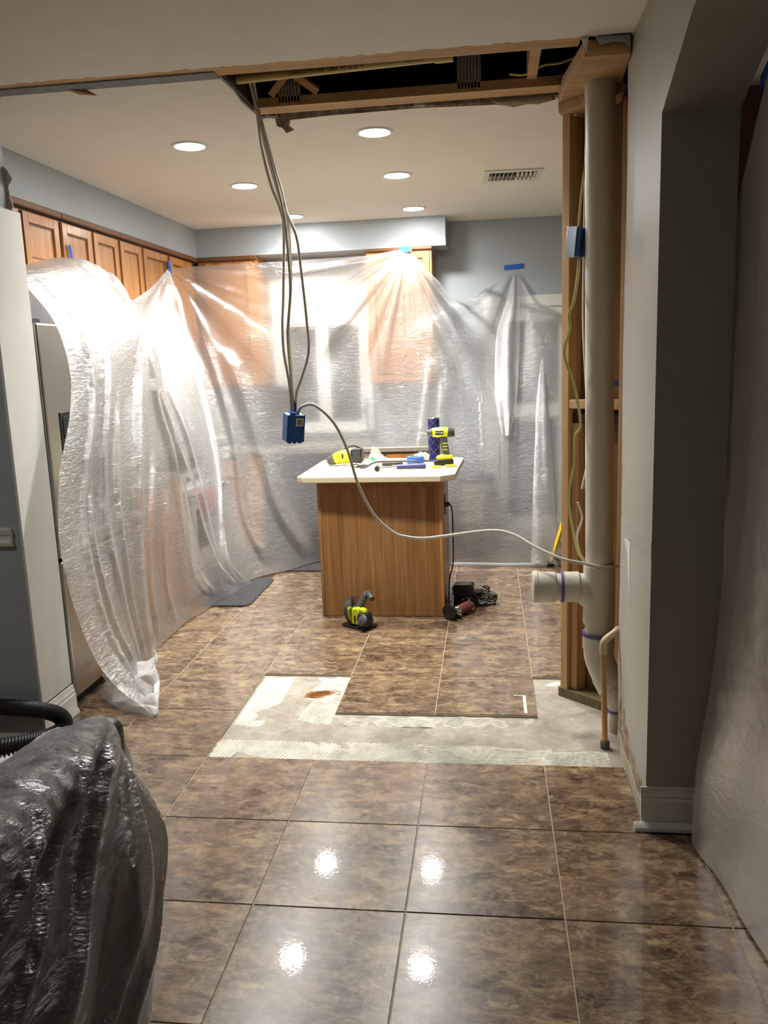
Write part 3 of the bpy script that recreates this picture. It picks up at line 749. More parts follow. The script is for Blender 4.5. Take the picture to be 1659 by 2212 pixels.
ct2 = tag(bx('countertop', (-2.64, 4.485, .875), (-2.02, 5.19, .913), 'counter_dark', None, .005), 'short grey laminate worktop between the fridge and the range', 'countertop')

# range, microwave, towel
rg_ = thing('kitchen_range', 'white kitchen range behind plastic with pink towel on its handle', 'range', (-2.33, 5.575, 0))
bx('body', (-2.63, 5.195, .02), (-2.02, 5.96, .90), 'applwhite', rg_, .006); bx('cooktop', (-2.63, 5.2, .90), (-2.01, 5.955, .92), 'blackgloss', rg_, .004)
bx('oven_door', (-2.02, 5.21, .20), (-1.99, 5.945, .78), 'applwhite', rg_, .006); bx('oven_window', (-1.99, 5.36, .34), (-1.986, 5.80, .62), 'blackgloss', rg_)
bx('drawer', (-2.02, 5.21, .04), (-1.995, 5.945, .185), 'applwhite', rg_, .005)
MB().tube([(-1.99, 5.25, .73), (-1.955, 5.27, .73), (-1.95, 5.6, .73), (-1.955, 5.89, .73), (-1.99, 5.91, .73)], .01, 8).build('handle', 'chrome', rg_)
bx('back_panel', (-2.63, 5.2, .92), (-2.56, 5.955, 1.12), 'applwhite', rg_, .005)
for k in range(4):
    MB().lathe([(.02, 0), (.02, .018), (.014, .026)], 14, T(-2.02, 5.3+k*.18, .84) @ R('Y', 90)).build('knob', 'black', rg_)
tw = thing('towel', 'pink dish towel hanging over the oven handle behind plastic', 'towel', (-1.95, 5.47, .55))
mb = MB(); prof = [(-1.972, .60), (-1.967, .70), (-1.966, .735), (-1.955, .747), (-1.936, .742), (-1.932, .70), (-1.93, .62), (-1.932, .54)]
ny = 14
for i, (x, z) in enumerate(prof):
    for j in range(ny): mb.v.append((x+.004*math.sin(j*1.7+i*.2), 5.39+.19*j/(ny-1)*(1-.03*i)+.012*i, z))
for i in range(len(prof)-1):
    for j in range(ny-1): a = i*ny+j; mb.f.append([a, a+1, a+ny+1, a+ny])
o = mb.build('cloth', 'pink', tw); o.modifiers.new('s', 'SOLIDIFY').thickness = .003
mw = thing('microwave', 'white over-range microwave behind plastic under the left cabinets', 'microwave', (-2.42, 5.61, 1.43))
bx('body', (-2.63, 5.235, 1.43), (-2.25, 5.985, 1.85), 'applwhite', mw, .006); bx('door', (-2.25, 5.24, 1.44), (-2.225, 5.77, 1.84), 'applwhite', mw, .006)
bx('window', (-2.225, 5.32, 1.52), (-2.222, 5.66, 1.76), 'darkgrey', mw); bx('keypad', (-2.25, 5.78, 1.44), (-2.228, 5.975, 1.84), 'applwhite', mw, .004)
MB().tube([(-2.225, 5.735, 1.5), (-2.2, 5.735, 1.53), (-2.2, 5.735, 1.76), (-2.225, 5.735, 1.79)], .009, 8).build('handle', 'applwhite', mw)

# added coffee maker standing in for a dark reflection, and faucet, back counter
cm = thing('added_coffee_maker', 'added black coffee maker standing in for a dark reflection behind plastic', 'appliance', (-1.72, 6.78, .913))
bx('base', (-1.85, 6.66, .913), (-1.60, 6.94, .955), 'black', cm, .01); bx('tower', (-1.83, 6.82, .955), (-1.62, 6.94, 1.38), 'black', cm, .015); bx('head', (-1.85, 6.66, 1.26), (-1.60, 6.94, 1.40), 'black', cm, .02)
MB().lathe([(.05, 0), (.07, .02), (.075, .09), (.05, .15), (.055, .17)], 20, T(-1.725, 6.735, .956)).build('carafe', 'glassdark', cm)
fc = thing('faucet', 'steel gooseneck faucet at the sink behind plastic', 'faucet', (-1.0, 6.86, .913))
MB().lathe([(.026, 0), (.026, .012), (.016, .03)], 16, T(-1.0, 6.86, .913)).build('base', 'chrome', fc)
MB().tube([(-1.0, 6.86, .93), (-1.0, 6.86, 1.18), (-1.0, 6.80, 1.27), (-1.0, 6.70, 1.25), (-1.0, 6.68, 1.16)], .011, 10).build('spout', 'chrome', fc)
MB().cyl((-.96, 6.86, .95), (-.90, 6.84, .99), .007).build('lever', 'chrome', fc)

# ---- window over the sink
win = struct(MB().box((-1.80, WB-.03, 1.02), (-1.73, WB, 2.28)).box((-1.03, WB-.03, 1.02), (-.96, WB, 2.28)).box((-1.73, WB-.03, 2.20), (-1.03, WB, 2.28)).box((-1.85, WB-.06, .99), (-.955, WB, 1.03)).build('window_1', 'white', bevel=.004))
for (a, b) in ((-1.725, -1.40), (-1.36, -1.035)):
    mb = MB()
    for z0, z1 in ((1.03, 1.08), (1.88, 2.20)): mb.box((a, WB-.022, z0), (b, WB-.001, z1))
    mb.box((a, WB-.022, 1.08), (a+.035, WB-.001, 1.88)).box((b-.035, WB-.022, 1.08), (b, WB-.001, 1.88))
    mb.build('sash', 'white', win, .003)
    bx('pane', (a+.035, WB-.008, 1.08), (b-.035, WB-.003, 1.88), 'glassdark', win, smooth=False)
bx('mullion', (-1.40, WB-.028, 1.03), (-1.36, WB-.001, 2.2), 'white', win, .003)

# ---- patio door on the back wall
dx0, dx1 = -.03, 1.33
dr = struct(MB().box((dx0, WB-.035, 0), (dx0+.09, WB, 2.05)).box((dx1-.09, WB-.035, 0), (dx1, WB, 2.05)).box((dx0-.01, WB-.04, 1.965), (dx1+.01, WB, 2.055)).build('door_1', 'white', bevel=.004))
for k in range(2):
    a = dx0+.09+k*.59; b = a+.59
    lf = MB().box((a, WB-.028, .02), (a+.10, WB-.001, 1.965)).box((b-.08, WB-.028, .02), (b, WB-.001, 1.965)).box((a+.1, WB-.028, 1.86), (b-.08, WB-.001, 1.965)).box((a+.1, WB-.028, 1.08), (b-.08, WB-.001, 1.20)).box((a+.1, WB-.028, .02), (b-.08, WB-.001, .24)).build('door_leaf', 'white', dr, .003)
    bx('pane', (a+.1, WB-.006, 1.2), (b-.08, WB-.002, 1.86), 'glassdark', lf, smooth=False); bx('pane', (a+.1, WB-.006, .24), (b-.08, WB-.002, 1.08), 'glassdark', lf, smooth=False)
    for z in np.linspace(1.26, 1.82, 9):
        MB().box((a+.105, -.002, -.022), (b-.085, .002, .022), T(0, WB-.02, float(z)) @ R('X', 35)).build('louver', 'darkgrey', lf)
    MB().lathe([(.012, 0), (.012, .03), (.026, .04), (.028, .055), (.015, .066)], 16, T(b-.04 if k == 0 else a+.05, WB-.028, .98) @ R('X', 90)).build('door_knob', 'chrome', lf)

# ---- fridge
fg = thing('refrigerator', 'stainless steel refrigerator draped in clear plastic beside the wall end', 'refrigerator', (-2.3, 3.93, 0))
FX = -1.975
bx('body', (-2.62, 3.485, .03), (FX-.075, 4.40, 1.79), 'darkgrey', fg, .006)
bx('door', (FX-.07, 3.488, .735), (FX+.02, 3.932, 1.80), 'steel', fg, .012, seg=3); bx('door', (FX-.07, 3.940, .735), (FX+.02, 4.397, 1.80), 'steel', fg, .012, seg=3)
fz = bx('freezer_drawer', (FX-.07, 3.488, .06), (FX+.02, 4.397, .72), 'steel', fg, .012, seg=3)
bx('kick_plate', (FX-.08, 3.50, .0), (FX-.03, 4.39, .055), 'black', fg)
bx('hinge_cover', (FX-.10, 3.49, 1.80), (FX+.0, 3.56, 1.822), 'darkgrey', fg, .004)
for yy in (3.905, 3.97):
    MB().tube([(FX+.02, yy, .82), (FX+.05, yy, .86), (FX+.062, yy, 1.0), (FX+.066, yy, 1.25), (FX+.062, yy, 1.5), (FX+.05, yy, 1.66), (FX+.02, yy, 1.70)], .013, 10).build('handle', 'greyplast', fg)
MB().tube([(FX+.02, 3.53, .64), (FX+.05, 3.55, .655), (FX+.062, 3.7, .66), (FX+.062, 4.15, .66), (FX+.05, 4.33, .655), (FX+.02, 4.36, .64)], .013, 10).build('handle', 'greyplast', fg)
ds_ = bx('dispenser', (FX+.018, 3.60, 1.06), (FX+.024, 3.80, 1.40), 'black', fg, .004)
bx('dispenser_panel', (FX+.023, 3.62, 1.28), (FX+.027, 3.78, 1.38), 'blackgloss', fg, .002)
for k in range(3): bx('indicator', (FX+.0265, 3.65+k*.04, 1.24), (FX+.029, 3.658+k*.04, 1.248), 'led', fg)
bx('carton_top' if False else 'top_trim', (FX-.09, 3.49, 1.79), (FX-.072, 4.39, 1.80), 'darkgrey', fg)
bxx = thing('carton', 'grey carton on top of the fridge under the plastic', 'box', (-2.3, 3.75, 1.805))
bx('carton_body', (-2.55, 3.52, 1.802), (-2.12, 3.98, 2.03), 'cardboard', bxx, .004); bx('lid_flap', (-2.55, 3.52, 2.03), (-2.12, 3.745, 2.034), 'cardboard', bxx); bx('lid_flap', (-2.55, 3.755, 2.03), (-2.12, 3.98, 2.034), 'cardboard', bxx)

# ---- trash can
tc = thing('trash_can', 'round steel trash can behind the plastic by the patio door', 'trash can', (-.135, 6.74, 0))
MB().lathe([(.178, .012), (.183, .02), (.183, .565)], 36, T(-.135, 6.74, 0)).build('body', 'trash', tc)
MB().lathe([(.185, 0), (.187, .012), (.182, .014)], 36, T(-.135, 6.74, 0)).build('base_ring', 'black', tc)
MB().lathe([(.185, .567), (.185, .583), (.182, .585)], 36, T(-.135, 6.74, 0)).build('rim', 'chrome', tc)
MB().lathe([(.186, .586), (.186, .625), (.17, .645), (.08, .652), (.001, .653)], 36, T(-.135, 6.74, 0)).build('lid', 'black', tc)
MB().box((-.18, 6.50, .012), (-.09, 6.57, .03)).build('pedal', 'black', tc, .006)

# ---- floor mats
def roundrect(x0, x1, y0, y1, r, n=6):
    P = []
    for cx, cy, a in ((x1-r, y1-r, 0), (x0+r, y1-r, 90), (x0+r, y0+r, 180), (x1-r, y0+r, 270)):
        for k in range(n+1): t = math.radians(a+90*k/n); P.append((cx+r*math.cos(t), cy+r*math.sin(t)))
    return P
o = tag(MB().prism(roundrect(-2.0, -1.60, 5.15, 5.86, .06), .0005, .011, axis='Z').build('floor_mat', 'mat', bevel=.004), 'charcoal floor mat with rounded corner poking out below the left plastic', 'mat')
o = tag(MB().prism(roundrect(-1.68, -.95, 6.07, 6.46, .06), .0005, .011, axis='Z').build('floor_mat', 'mat', bevel=.004), 'charcoal floor mat on the tiles at the left back of the island', 'mat')

# ================================================================= island
IX0, IX1, IY0, IY1 = -1.057, -.285, 4.95, 5.66
isl = thing('kitchen_island', 'oak panelled kitchen island base standing on the tiles', 'island', ((IX0+IX1)/2, 5.3, 0))
bx('back_panel', (IX0+.016, IY0, .004), (IX1-.02, IY0+.012, .862), 'oakpanel', isl)
bx('corner_strip', (IX0, IY0-.006, .004), (IX0+.02, IY0+.02, .862), 'oakpanel', isl, .003)
bx('corner_strip', (IX1-.022, IY0-.006, .004), (IX1, IY0+.02, .862), 'oak', isl, .003)
bx('side_panel', (IX1-.012, IY0+.02, .075), (IX1-.0005, IY1, .862), 'oakpanel', isl)
bx('side_panel', (IX0, IY0+.02, .004), (IX0+.012, IY1, .862), 'oakpanel', isl)
bx('front_panel', (IX0+.012, IY1-.02, .08), (IX1-.012, IY1, .862), 'oak', isl)
bx('toe_kick', (IX0+.02, IY0+.02, .003), (IX1-.03, IY1-.07, .08), 'dark', isl)
bx('top_rail', (IX0+.02, IY0-.003, .82), (IX1-.022, IY0+.004, .862), 'oakpanel', isl)
ol = bx('outlet', (IX1-.0005, 5.15, .61), (IX1+.006, 5.225, .735), 'darkgrey', isl, .003)
bx('metal_edge', (IX1+.0, IY0+.10, .02), (IX1+.004, IY0+.115, .86), 'chrome', isl)
pts = [(-1.17, 4.915), (-1.13, 4.875), (-.29, 4.845), (-.205, 4.925), (-.175, 5.72), (-.215, 5.76), (-1.10, 5.80), (-1.17, 5.74)]
tag(MB().prism(pts, .864, .9, axis='Z').build('island_countertop', 'counter', bevel=.004, seg=2), 'beige laminate island top with clipped corners, holding the tools', 'countertop')
ZT = .9005

# ================================================================= tools on the island
# impact driver
idr = thing('impact_driver', 'lime green cordless impact driver standing upright on the island top', 'power tool', (-.295, 5.33, ZT))
IM = T(-.293, 5.335, ZT) @ R('Z', 186) # local +x = bit direction
MB().prism([(-.06, .0), (.062, .0), (.066, .03), (.04, .042), (-.055, .042), (-.062, .03)], -.036, .036, IM, 'Y').build('battery', 'black', idr, .005)
MB().prism([(-.058, .042), (.05, .042), (.045, .058), (.005, .072), (-.05, .066), (-.06, .055)], -.034, .034, IM, 'Y').build('battery_mount', 'lime', idr, .008)
MB().prism([(-.038, .06), (.004, .066), (.012, .10), (.022, .15), (.026, .185), (-.022, .19), (-.028, .14), (-.034, .10)], -.017, .017, IM, 'Y').build('handle', 'greyplast', idr, .008, seg=3)
MB().prism([(.020, .145), (.032, .15), (.036, .172), (.026, .18)], -.009, .009, IM, 'Y').build('trigger', 'black', idr, .003)
MB().ring([(-.03, 0, .212), (-.01, 0, .213), (.055, 0, .214), (.07, 0, .214)], [.031, .033, .031, .027], 20, mat=IM).build('motor_housing', 'lime', idr)
MB().ring([(-.072, 0, .208), (-.066, 0, .208), (-.045, 0, .21), (-.028, 0, .212)], [.020, .027, .031, .0315], 20, mat=IM).build('rear_cap', 'darkgrey', idr)
MB().ring([(.068, 0, .214), (.08, 0, .214), (.098, 0, .214), (.106, 0, .214)], [.027, .025, .015, .013], 20, mat=IM).build('nose', 'greyplast', idr)
MB().ring([(.104, 0, .214), (.118, 0, .214), (.119, 0, .214), (.15, 0, .214), (.155, 0, .214)], [.008, .008, .005, .005, .002], 10, mat=IM).build('bit', 'chrome', idr)
MB().box((.0, .0315, .200), (.052, .0335, .226), IM).build('nameplate', 'black', idr)
text_obj('lettering', 'RYOBI', .017, 'tissue', IM @ T(.026, .0337, .213) @ R('Z', 180) @ R('X', 90), idr)
for zz in (.10, .12, .14): MB().box((-.026, .0165, zz), (.008, .0178, zz+.006), IM @ T(0, 0, 0)).build('grip_stripe', 'lime', idr)
# tall can
can = thing('spray_can', 'tall dark blue can with gold diamond lines behind the driver', 'can', (-.372, 5.62, ZT))
CM = T(-.372, 5.62, ZT)
MB().lathe([(.034, 0), (.0395, .006), (.0395, .275), (.037, .283)], 28, CM).build('body', 'can', can)
MB().lathe([(.0375, .283), (.0385, .288), (.033, .291), (.032, .286), (.001, .285)], 28, CM).build('rim', 'chrome', can)
for sg in (-1, 1):
    for k in range(4):
        P = [CM @ Vector((.0398*math.cos(a), .0398*math.sin(a), .03+.065*k+sg*.045*((a+PI/2)/1.2)+.03)) for a in np.linspace(-PI/2-1.1, -PI/2+1.1, 12)]
        MB().ring(P, .0009, 4).build('gold_line', 'gold', can)
# lime tool lying on the left
lt = thing('cordless_tool', 'lime green and black cordless tool lying on its side at island left', 'power tool', (-.93, 5.42, ZT))
LM = T(-.965, 5.42, ZT+.052) @ R('Z', -4) @ R('Y', -5)
MB().ring([(-.115, 0, -.012), (-.108, 0, -.012), (-.085, 0, -.008), (-.06, 0, -.003)], [.012, .026, .033, .037], 20, mat=LM).build('nose', 'greyplast', lt)
MB().ring([(-.068, 0, -.004), (-.03, 0, .004), (.02, 0, .008), (.06, 0, .006)], [.034, .042, .047, .045], 22, mat=LM).build('body', 'lime', lt)
MB().prism([(.055, -.045), (.12, -.048), (.135, -.03), (.135, .045), (.12, .056), (.06, .05)], -.04, .04, LM, 'Y').build('battery_dock', 'black', lt, .008, seg=3)
MB().prism([(.07, -.03), (.128, -.032), (.128, .04), (.075, .036)], -.043, -.0395, LM, 'Y').build('dock_face', 'darkgrey', lt, .002)
MB().ring(catmull([(.0, .01, .045), (.03, .01, .066), (.08, .01, .074), (.115, .01, .058)], 5), .009, 10, mat=LM).build('handle_loop', 'greyplast', lt)
MB().box((.0, -.046, .0), (.012, -.043, .03), LM).build('vent_slot', 'black', lt)
MB().ring([(-.05, -.03, -.048), (.03, -.035, -.048)], .0045, 8, mat=LM).build('guard_rod', 'chrome', lt)
# clear bag with green label
bg = thing('plastic_bag', 'crumpled clear plastic bag with green label on the island top', 'bag', (-.77, 5.6, ZT))
mb = MB(); rr = random.Random(4); nx, nz = 10, 9
for i in range(nx):
    for j in range(nz):
        u, v = i/(nx-1), j/(nz-1)
        mb.v.append((-.83+.16*u+.035*v*(1-u)-.07*v*u*u, 5.59+.03*math.sin(v*3)+rr.uniform(-.008, .008), ZT+.002+.098*v*(1-.75*u*u)+rr.uniform(0, .006)))
for i in range(nx-1):
    for j in range(nz-1): a = i*nz+j; mb.f.append([a, a+1, a+nz+1, a+nz])
o = mb.build('bag_film', 'tissue', bg); o.modifiers.new('s', 'SOLIDIFY').thickness = .004
MB().prism([(-.82, ZT+.03), (-.79, ZT+.035), (-.765, ZT+.012), (-.79, ZT+.006)], 5.575, 5.577, axis='Y').build('label', 'green', bg)
# hammer
hm = thing('hammer', 'hammer with blue rubber grip lying along the island front', 'hammer', (-.55, 5.15, ZT))
MB().cyl((-.40, 5.185, ZT+.018), (-.58, 5.155, ZT+.0175), .0165, .0145, n=14).build('grip', 'navy', hm)
MB().cyl((-.578, 5.156, ZT+.0175), (-.70, 5.136, ZT+.0165), .008, n=10).build('shaft', 'chrome', hm)
MB().ring([(-.695, 5.075, ZT+.0175), (-.697, 5.09, ZT+.0175), (-.698, 5.10, ZT+.0175), (-.70, 5.15, ZT+.0175)], [.0175, .0175, .012, .013], 16).build('head', 'chrome', hm)
MB().cyl((-.6947, 5.073, ZT+.0175), (-.695, 5.0755, ZT+.0175), .0165, n=16).build('striking_face', 'black', hm)
MB().ring(catmull([(-.70, 5.15, ZT+.018), (-.706, 5.185, ZT+.022), (-.716, 5.215, ZT+.012), (-.722, 5.235, ZT+.006)], 4), [.012, .0115, .011, .01, .009, .009, .008, .007, .006, .006, .005, .004, .003], 10).build('claw', 'chrome', hm)
# pry bar
pb_ = thing('pry_bar', 'thin dark curved pry bar lying behind the hammer on the island', 'pry bar', (-.6, 5.24, ZT))
MB().ring(catmull([(-.80, 5.245, ZT+.006), (-.77, 5.25, ZT+.02), (-.72, 5.255, ZT+.038), (-.60, 5.265, ZT+.040), (-.47, 5.275, ZT+.036), (-.44, 5.28, ZT+.008)], 6), .0065, 8).build('bar', 'darkgrey', pb_)
MB().box((-.83, 5.23, ZT+.001), (-.795, 5.262, ZT+.008)).build('flat_end', 'darkgrey', pb_, .002)
# small ratchet / nippers
nt = thing('pliers', 'small black and silver pliers between the lime tool and hammer', 'pliers', (-.85, 5.30, ZT))
MB().ring([(-.90, 5.30, ZT+.016), (-.86, 5.30, ZT+.018), (-.82, 5.30, ZT+.014)], [.010, .017, .006], 10).build('jaw', 'chrome', nt)
MB().tube([(-.875, 5.30, ZT+.012), (-.83, 5.285, ZT+.010), (-.78, 5.29, ZT+.008)], .007, 8).build('handle', 'black', nt)
MB().tube([(-.875, 5.31, ZT+.012), (-.83, 5.325, ZT+.010), (-.79, 5.33, ZT+.008)], .007, 8).build('handle', 'black', nt)
ut = thing('utility_knife', 'grey utility knife lying behind the pry bar on the island', 'knife', (-.64, 5.36, ZT))
MB().prism([(-.70, 5.345), (-.58, 5.355), (-.56, 5.37), (-.58, 5.385), (-.70, 5.375)], ZT+.0005, ZT+.022, axis='Z').build('handle', 'darkgrey', ut, .005)
MB().prism([(-.56, 5.362), (-.535, 5.37), (-.56, 5.38)], ZT+.008, ZT+.012, axis='Z').build('blade_tip', 'chrome', ut)
bt = thing('bit_holder', 'small steel and black drill bits lying before the lime tool', 'drill bits', (-.73, 5.33, ZT))
for k, (x, y) in enumerate(((-.66, 5.31), (-.63, 5.315), (-.60, 5.32))): MB().cyl((x, y, ZT+.006), (x+.03, y+.03, ZT+.006), .0055, n=8).build('bit', 'chrome' if k % 2 else 'black', bt)
# tape roll
tr = thing('tape_roll', 'roll of blue painter tape lying flat on the island top', 'tape', (-.49, 5.47, ZT))
MB().lathe([(.036, 0), (.058, 0), (.058, .044), (.036, .044), (.036, 0)], 28, T(-.49, 5.47, ZT), caps=False).build('roll', 'blue', tr)
MB().lathe([(.0335, .001), (.0359, .001), (.0359, .043), (.0335, .043), (.0335, .001)], 28, T(-.49, 5.47, ZT), caps=False).build('core', 'cardboard', tr)
ts = MB(); rr = random.Random(11)
import mathutils
bm = bmesh.new(); bmesh.ops.create_icosphere(bm, subdivisions=3, radius=1)
for v in bm.verts:
    n = mathutils.noise.noise(v.co*2.2); v.co = Vector((v.co.x*.05, v.co.y*.03, v.co.z*.026))*(1+.5*n) + Vector((-.455, 5.6, ZT+.03))
ts.v = [tuple(v.co) for v in bm.verts]; ts.f = [[v.index for v in f.verts] for f in bm.faces]; bm.free()
tag(ts.build('paper_wad', 'tissue', angle=20), 'crumpled white paper behind the blue tape roll', 'paper')
pn = thing('marker_pen', 'dark marker pen lying by the crumpled white paper', 'pen', (-.43, 5.53, ZT))
MB().cyl((-.47, 5.52, ZT+.0065), (-.40, 5.54, ZT+.0065), .006, n=10).build('barrel', 'darkgrey', pn); MB().cyl((-.40, 5.54, ZT+.0065), (-.37, 5.5486, ZT+.0065), .0064, n=10).build('cap', 'navy', pn)
tag(MB().ring([(-.43, 5.285, ZT+.012), (-.418, 5.285, ZT+.012), (-.405, 5.287, ZT+.012)], [.009, .0115, .008], 12).build('wire_nut', 'red'), 'small red wire connector behind the hammer grip', 'connector')
for k, (x, y, a, lb) in enumerate(((-.335, 5.20, -18, 'short yellow handled driver in front of the drill battery'), (-.245, 5.24, 6, 'yellow handled driver at the right corner of the island top'))):
    o = thing('screwdriver', lb, 'screwdriver', (x, y, ZT), 'yellow drivers by the drill')
    m = T(x, y, ZT+.0085) @ R('Z', a)
    MB().ring([(-.035, 0, 0), (-.03, 0, 0), (.02, 0, 0), (.032, 0, 0), (.036, 0, 0)], [.006, .0075, .0085, .0075, .004], 10, mat=m).build('handle', 'yellow', o)
    MB().ring([(-.06, 0, -.001), (-.034, 0, 0)], .0025, 6, mat=m).build('shaft', 'chrome', o)

# ================================================================= tools on the floor
cs = thing('circular_saw', 'lime green circular saw standing on tiles in front of the island', 'saw', (-.78, 4.76, 0))
SM = T(-.785, 4.765, .006) @ R('Z', -28)
# blade guard disc (plane nearly facing left), body and handle
MB().prism([(-.085, .0), (.085, .0), (.10, .004), (.10, .009), (-.10, .009), (-.10, .004)], -.07, .045, SM, 'Y').build('shoe_plate', 'black', cs, .002)
G = SM @ T(-.052, -.0, .088) @ R('Y', 82)
MB().lathe([(.001, -.016), (.076, -.016), (.082, -.012), (.082, .012), (.076, .016), (.001, .016)], 32, G).build('blade_guard', 'darkgrey', cs)
MB().lathe([(.001, -.0185), (.05, -.0185), (.05, -.0165)], 28, G).build('guard_cover', 'black', cs)
MB().lathe([(.001, .019), (.086, .019), (.086, .0205), (.001, .0205)], 36, G).build('saw_blade', 'chrome', cs)
MB().prism([(-.035, .02), (.03, .015), (.035, .075), (.012, .125), (-.03, .118)], -.062, .01, SM @ R('Z', 8), 'Y').build('motor_housing', 'lime', cs, .01, seg=3)
MB().box((-.012, -.065, .035), (-.002, -.061, .075), SM @ R('Z', 8)).build('vent_slot', 'black', cs)
MB().ring(catmull([(-.005, -.02, .10), (.004, .0, .135), (.018, .025, .18), (.03, .04, .198)], 5), [.024]*6+[.022]*6+[.019]*4, 14, mat=SM).build('handle', 'greyplast', cs)
MB().ring([(.026, .04, .196), (.048, .03, .19), (.082, .01, .172)], [.019, .02, .017], 14, mat=SM).build('grip_end', 'greyplast', cs)
MB().prism([(.02, .012), (.09, .012), (.10, .05), (.085, .095), (.035, .10), (.02, .06)], -.075, -.005, SM, 'Y').build('battery', 'black', cs, .008, seg=3)
MB().prism([(.03, .10), (.07, .098), (.062, .118), (.032, .125)], -.06, -.02, SM, 'Y').build('battery_latch', 'lime', cs, .004)
MB().lathe([(.02, 0), (.032, .004), (.032, .012), (.02, .018)], 20, SM @ T(.075, -.078, .06) @ R('X', 60)).build('motor_cap', 'darkgrey', cs)
for xx in (.03, .055): MB().box((xx, -.079, .03), (xx+.007, -.074, .055), SM).build('accent', 'lime', cs)
MB().ring([(-.11, -.04, .045), (-.085, -.045, .05), (-.065, -.045, .045)], [.006, .009, .006], 8, mat=SM).build('depth_lever', 'chrome', cs)

gr = thing('angle_grinder', 'worn red angle grinder lying on tiles at the island right corner', 'grinder', (-.2, 4.98, 0))
GM = T(-.215, 4.94, .038) @ R('Z', 52)
MB().ring([(.015, 0, .0), (.04, 0, .004), (.12, 0, .008), (.15, 0, .008)], [.028, .031, .031, .022], 18, mat=GM).build('body', 'redbody', gr)
MB().ring([(-.045, 0, -.002), (-.035, 0, -.001), (-.005, 0, 0), (.018, 0, 0)], [.02, .028, .032, .029], 18, mat=GM).build('gear_head', 'chrome', gr)
for k in range(4): MB().lathe([(.0325, -.0015), (.034, 0), (.0325, .0015)], 18, GM @ T(-.028+k*.011, 0, 0) @ R('Y', 90), caps=False).build('cooling_fin', 'chrome', gr)
MB().cyl((-.06, 0, .0), (-.04, 0, 0), .012, n=14, mat=GM).build('spindle', 'gold', gr)
MB().lathe([(.001, 0), (.048, 0), (.05, .004), (.05, .02), (.047, .02), (.047, .005)], 24, GM @ T(-.075, 0, .012) @ R('Y', 90)).build('blade_guard', 'black', gr)
MB().ring([(-.02, -.025, -.01), (-.01, -.05, -.018)], [.014, .016], 12, mat=GM).build('side_handle_boss', 'black', gr)
MB().tube([(.15, 0, .008), (.19, .01, -.005), (.24, .03, -.03), (.3, .02, -.032), (.36, -.03, -.032)], .006, 8, mat=GM).build('power_cord', 'blkcable', gr)

ch = thing('battery_charger', 'black battery charger sitting on tiles right of the island', 'charger', (-.16, 5.22, 0))
KM = T(-.165, 5.24, .0005) @ R('Z', -6)
MB().prism([(-.075, .0), (.075, .0), (.08, .04), (.06, .055), (-.07, .055)], -.055, .055, KM, 'Y').build('base', 'black', ch, .006)
MB().prism([(-.075, .056), (.05, .056), (.055, .125), (.045, .138), (-.065, .132), (-.08, .12)], -.05, .05, KM, 'Y').build('battery_pack', 'darkgrey', ch, .008)
MB().prism([(.055, .056), (.11, .05), (.115, .08), (.06, .095)], -.04, .04, KM, 'Y').build('latch', 'black', ch, .006)
for xx in (-.02, .02): MB().box((xx, -.0565, .035), (xx+.018, -.054, .045), KM).build('indicator', 'lime', ch)
cc = tag(MB().tube([(-.285, 5.20, .66), (-.262, 5.2, .665), (-.245, 5.2, .655), (-.238, 5.2, .60), (-.236, 5.19, .50), (-.236, 5.18, .38), (-.24, 5.17, .28), (-.262, 5.16, .19), (-.268, 5.15, .10), (-.265, 5.14, .03), (-.24, 5.14, .007), (-.19, 5.15, .007), (-.12, 5.16, .007), (-.06, 5.17, .007)], .0042, 8, 6).build('power_cord', 'blkcable'), 'thin black cord running from the island outlet down to the floor', 'cord')
MB().ring([(-.279, 5.195, .668), (-.262, 5.197, .668), (-.25, 5.199, .664)], [.017, .016, .006], 12).build('plug', 'black', cc)
P = []
for k in range(70):
    a = k*.42; r = .062+.018*math.sin(k*1.3); P.append((-.045+r*math.cos(a)*1.05, 5.22+r*math.sin(a)*.9, .008+.0016*k*.62+.01*math.sin(k*.9)**2))
P += [(-.02, 5.22, .10), (-.05, 5.215, .115), (-.04, 5.21, .125), (-.015, 5.215, .118), (-.012, 5.22, .095), (-.02, 5.23, .08)]
tag(MB().tube(P, .0046, 6, 4).build('coiled_cord', 'blkcable'), 'black cord coiled in a heap beside the charger', 'cord')

# ladder leaning behind the partition
ld = thing('step_ladder', 'yellow and black step ladder standing partly behind the lumber partition', 'ladder', (.56, 5.96, 0))
LA = [(.445, 6.20), (.575, 5.90)]                             # feet of the two front rails
for x, y in LA:
    MB().ring([(x, y, .002), (x+.27, y-.01, .95)], .016, 4).build('front_rail', 'yellow', ld)
    MB().ring([(x+.50, y+.04, .002), (x+.30, y, .95)], .013, 4).build('rear_rail', 'yellow', ld)
for zz in (.08, .33, .58, .82):
    k = .27*zz/.95; (xa, ya), (xb, yb) = LA
    mb = MB(); P = [(xa+k, ya-.01), (xb+k, yb+.01), (xb+k+.085, yb+.04), (xa+k+.085, ya+.02)]
    mb.prism(P, zz-.014, zz+.012).build('step', 'black', ld, .003)
(xa, ya), (xb, yb) = LA
MB().prism([(xa+.25, ya), (xb+.25, yb), (xb+.34, yb+.02), (xa+.34, ya+.02)], .945, .975).build('top_cap', 'black', ld, .004)
for x, y in LA:
    for dx in (0, .50): MB().box((x+dx-.02, y-.02+.04*(dx > 0), 0), (x+dx+.03, y+.02+.04*(dx > 0), .04)).build('foot', 'black', ld, .005)

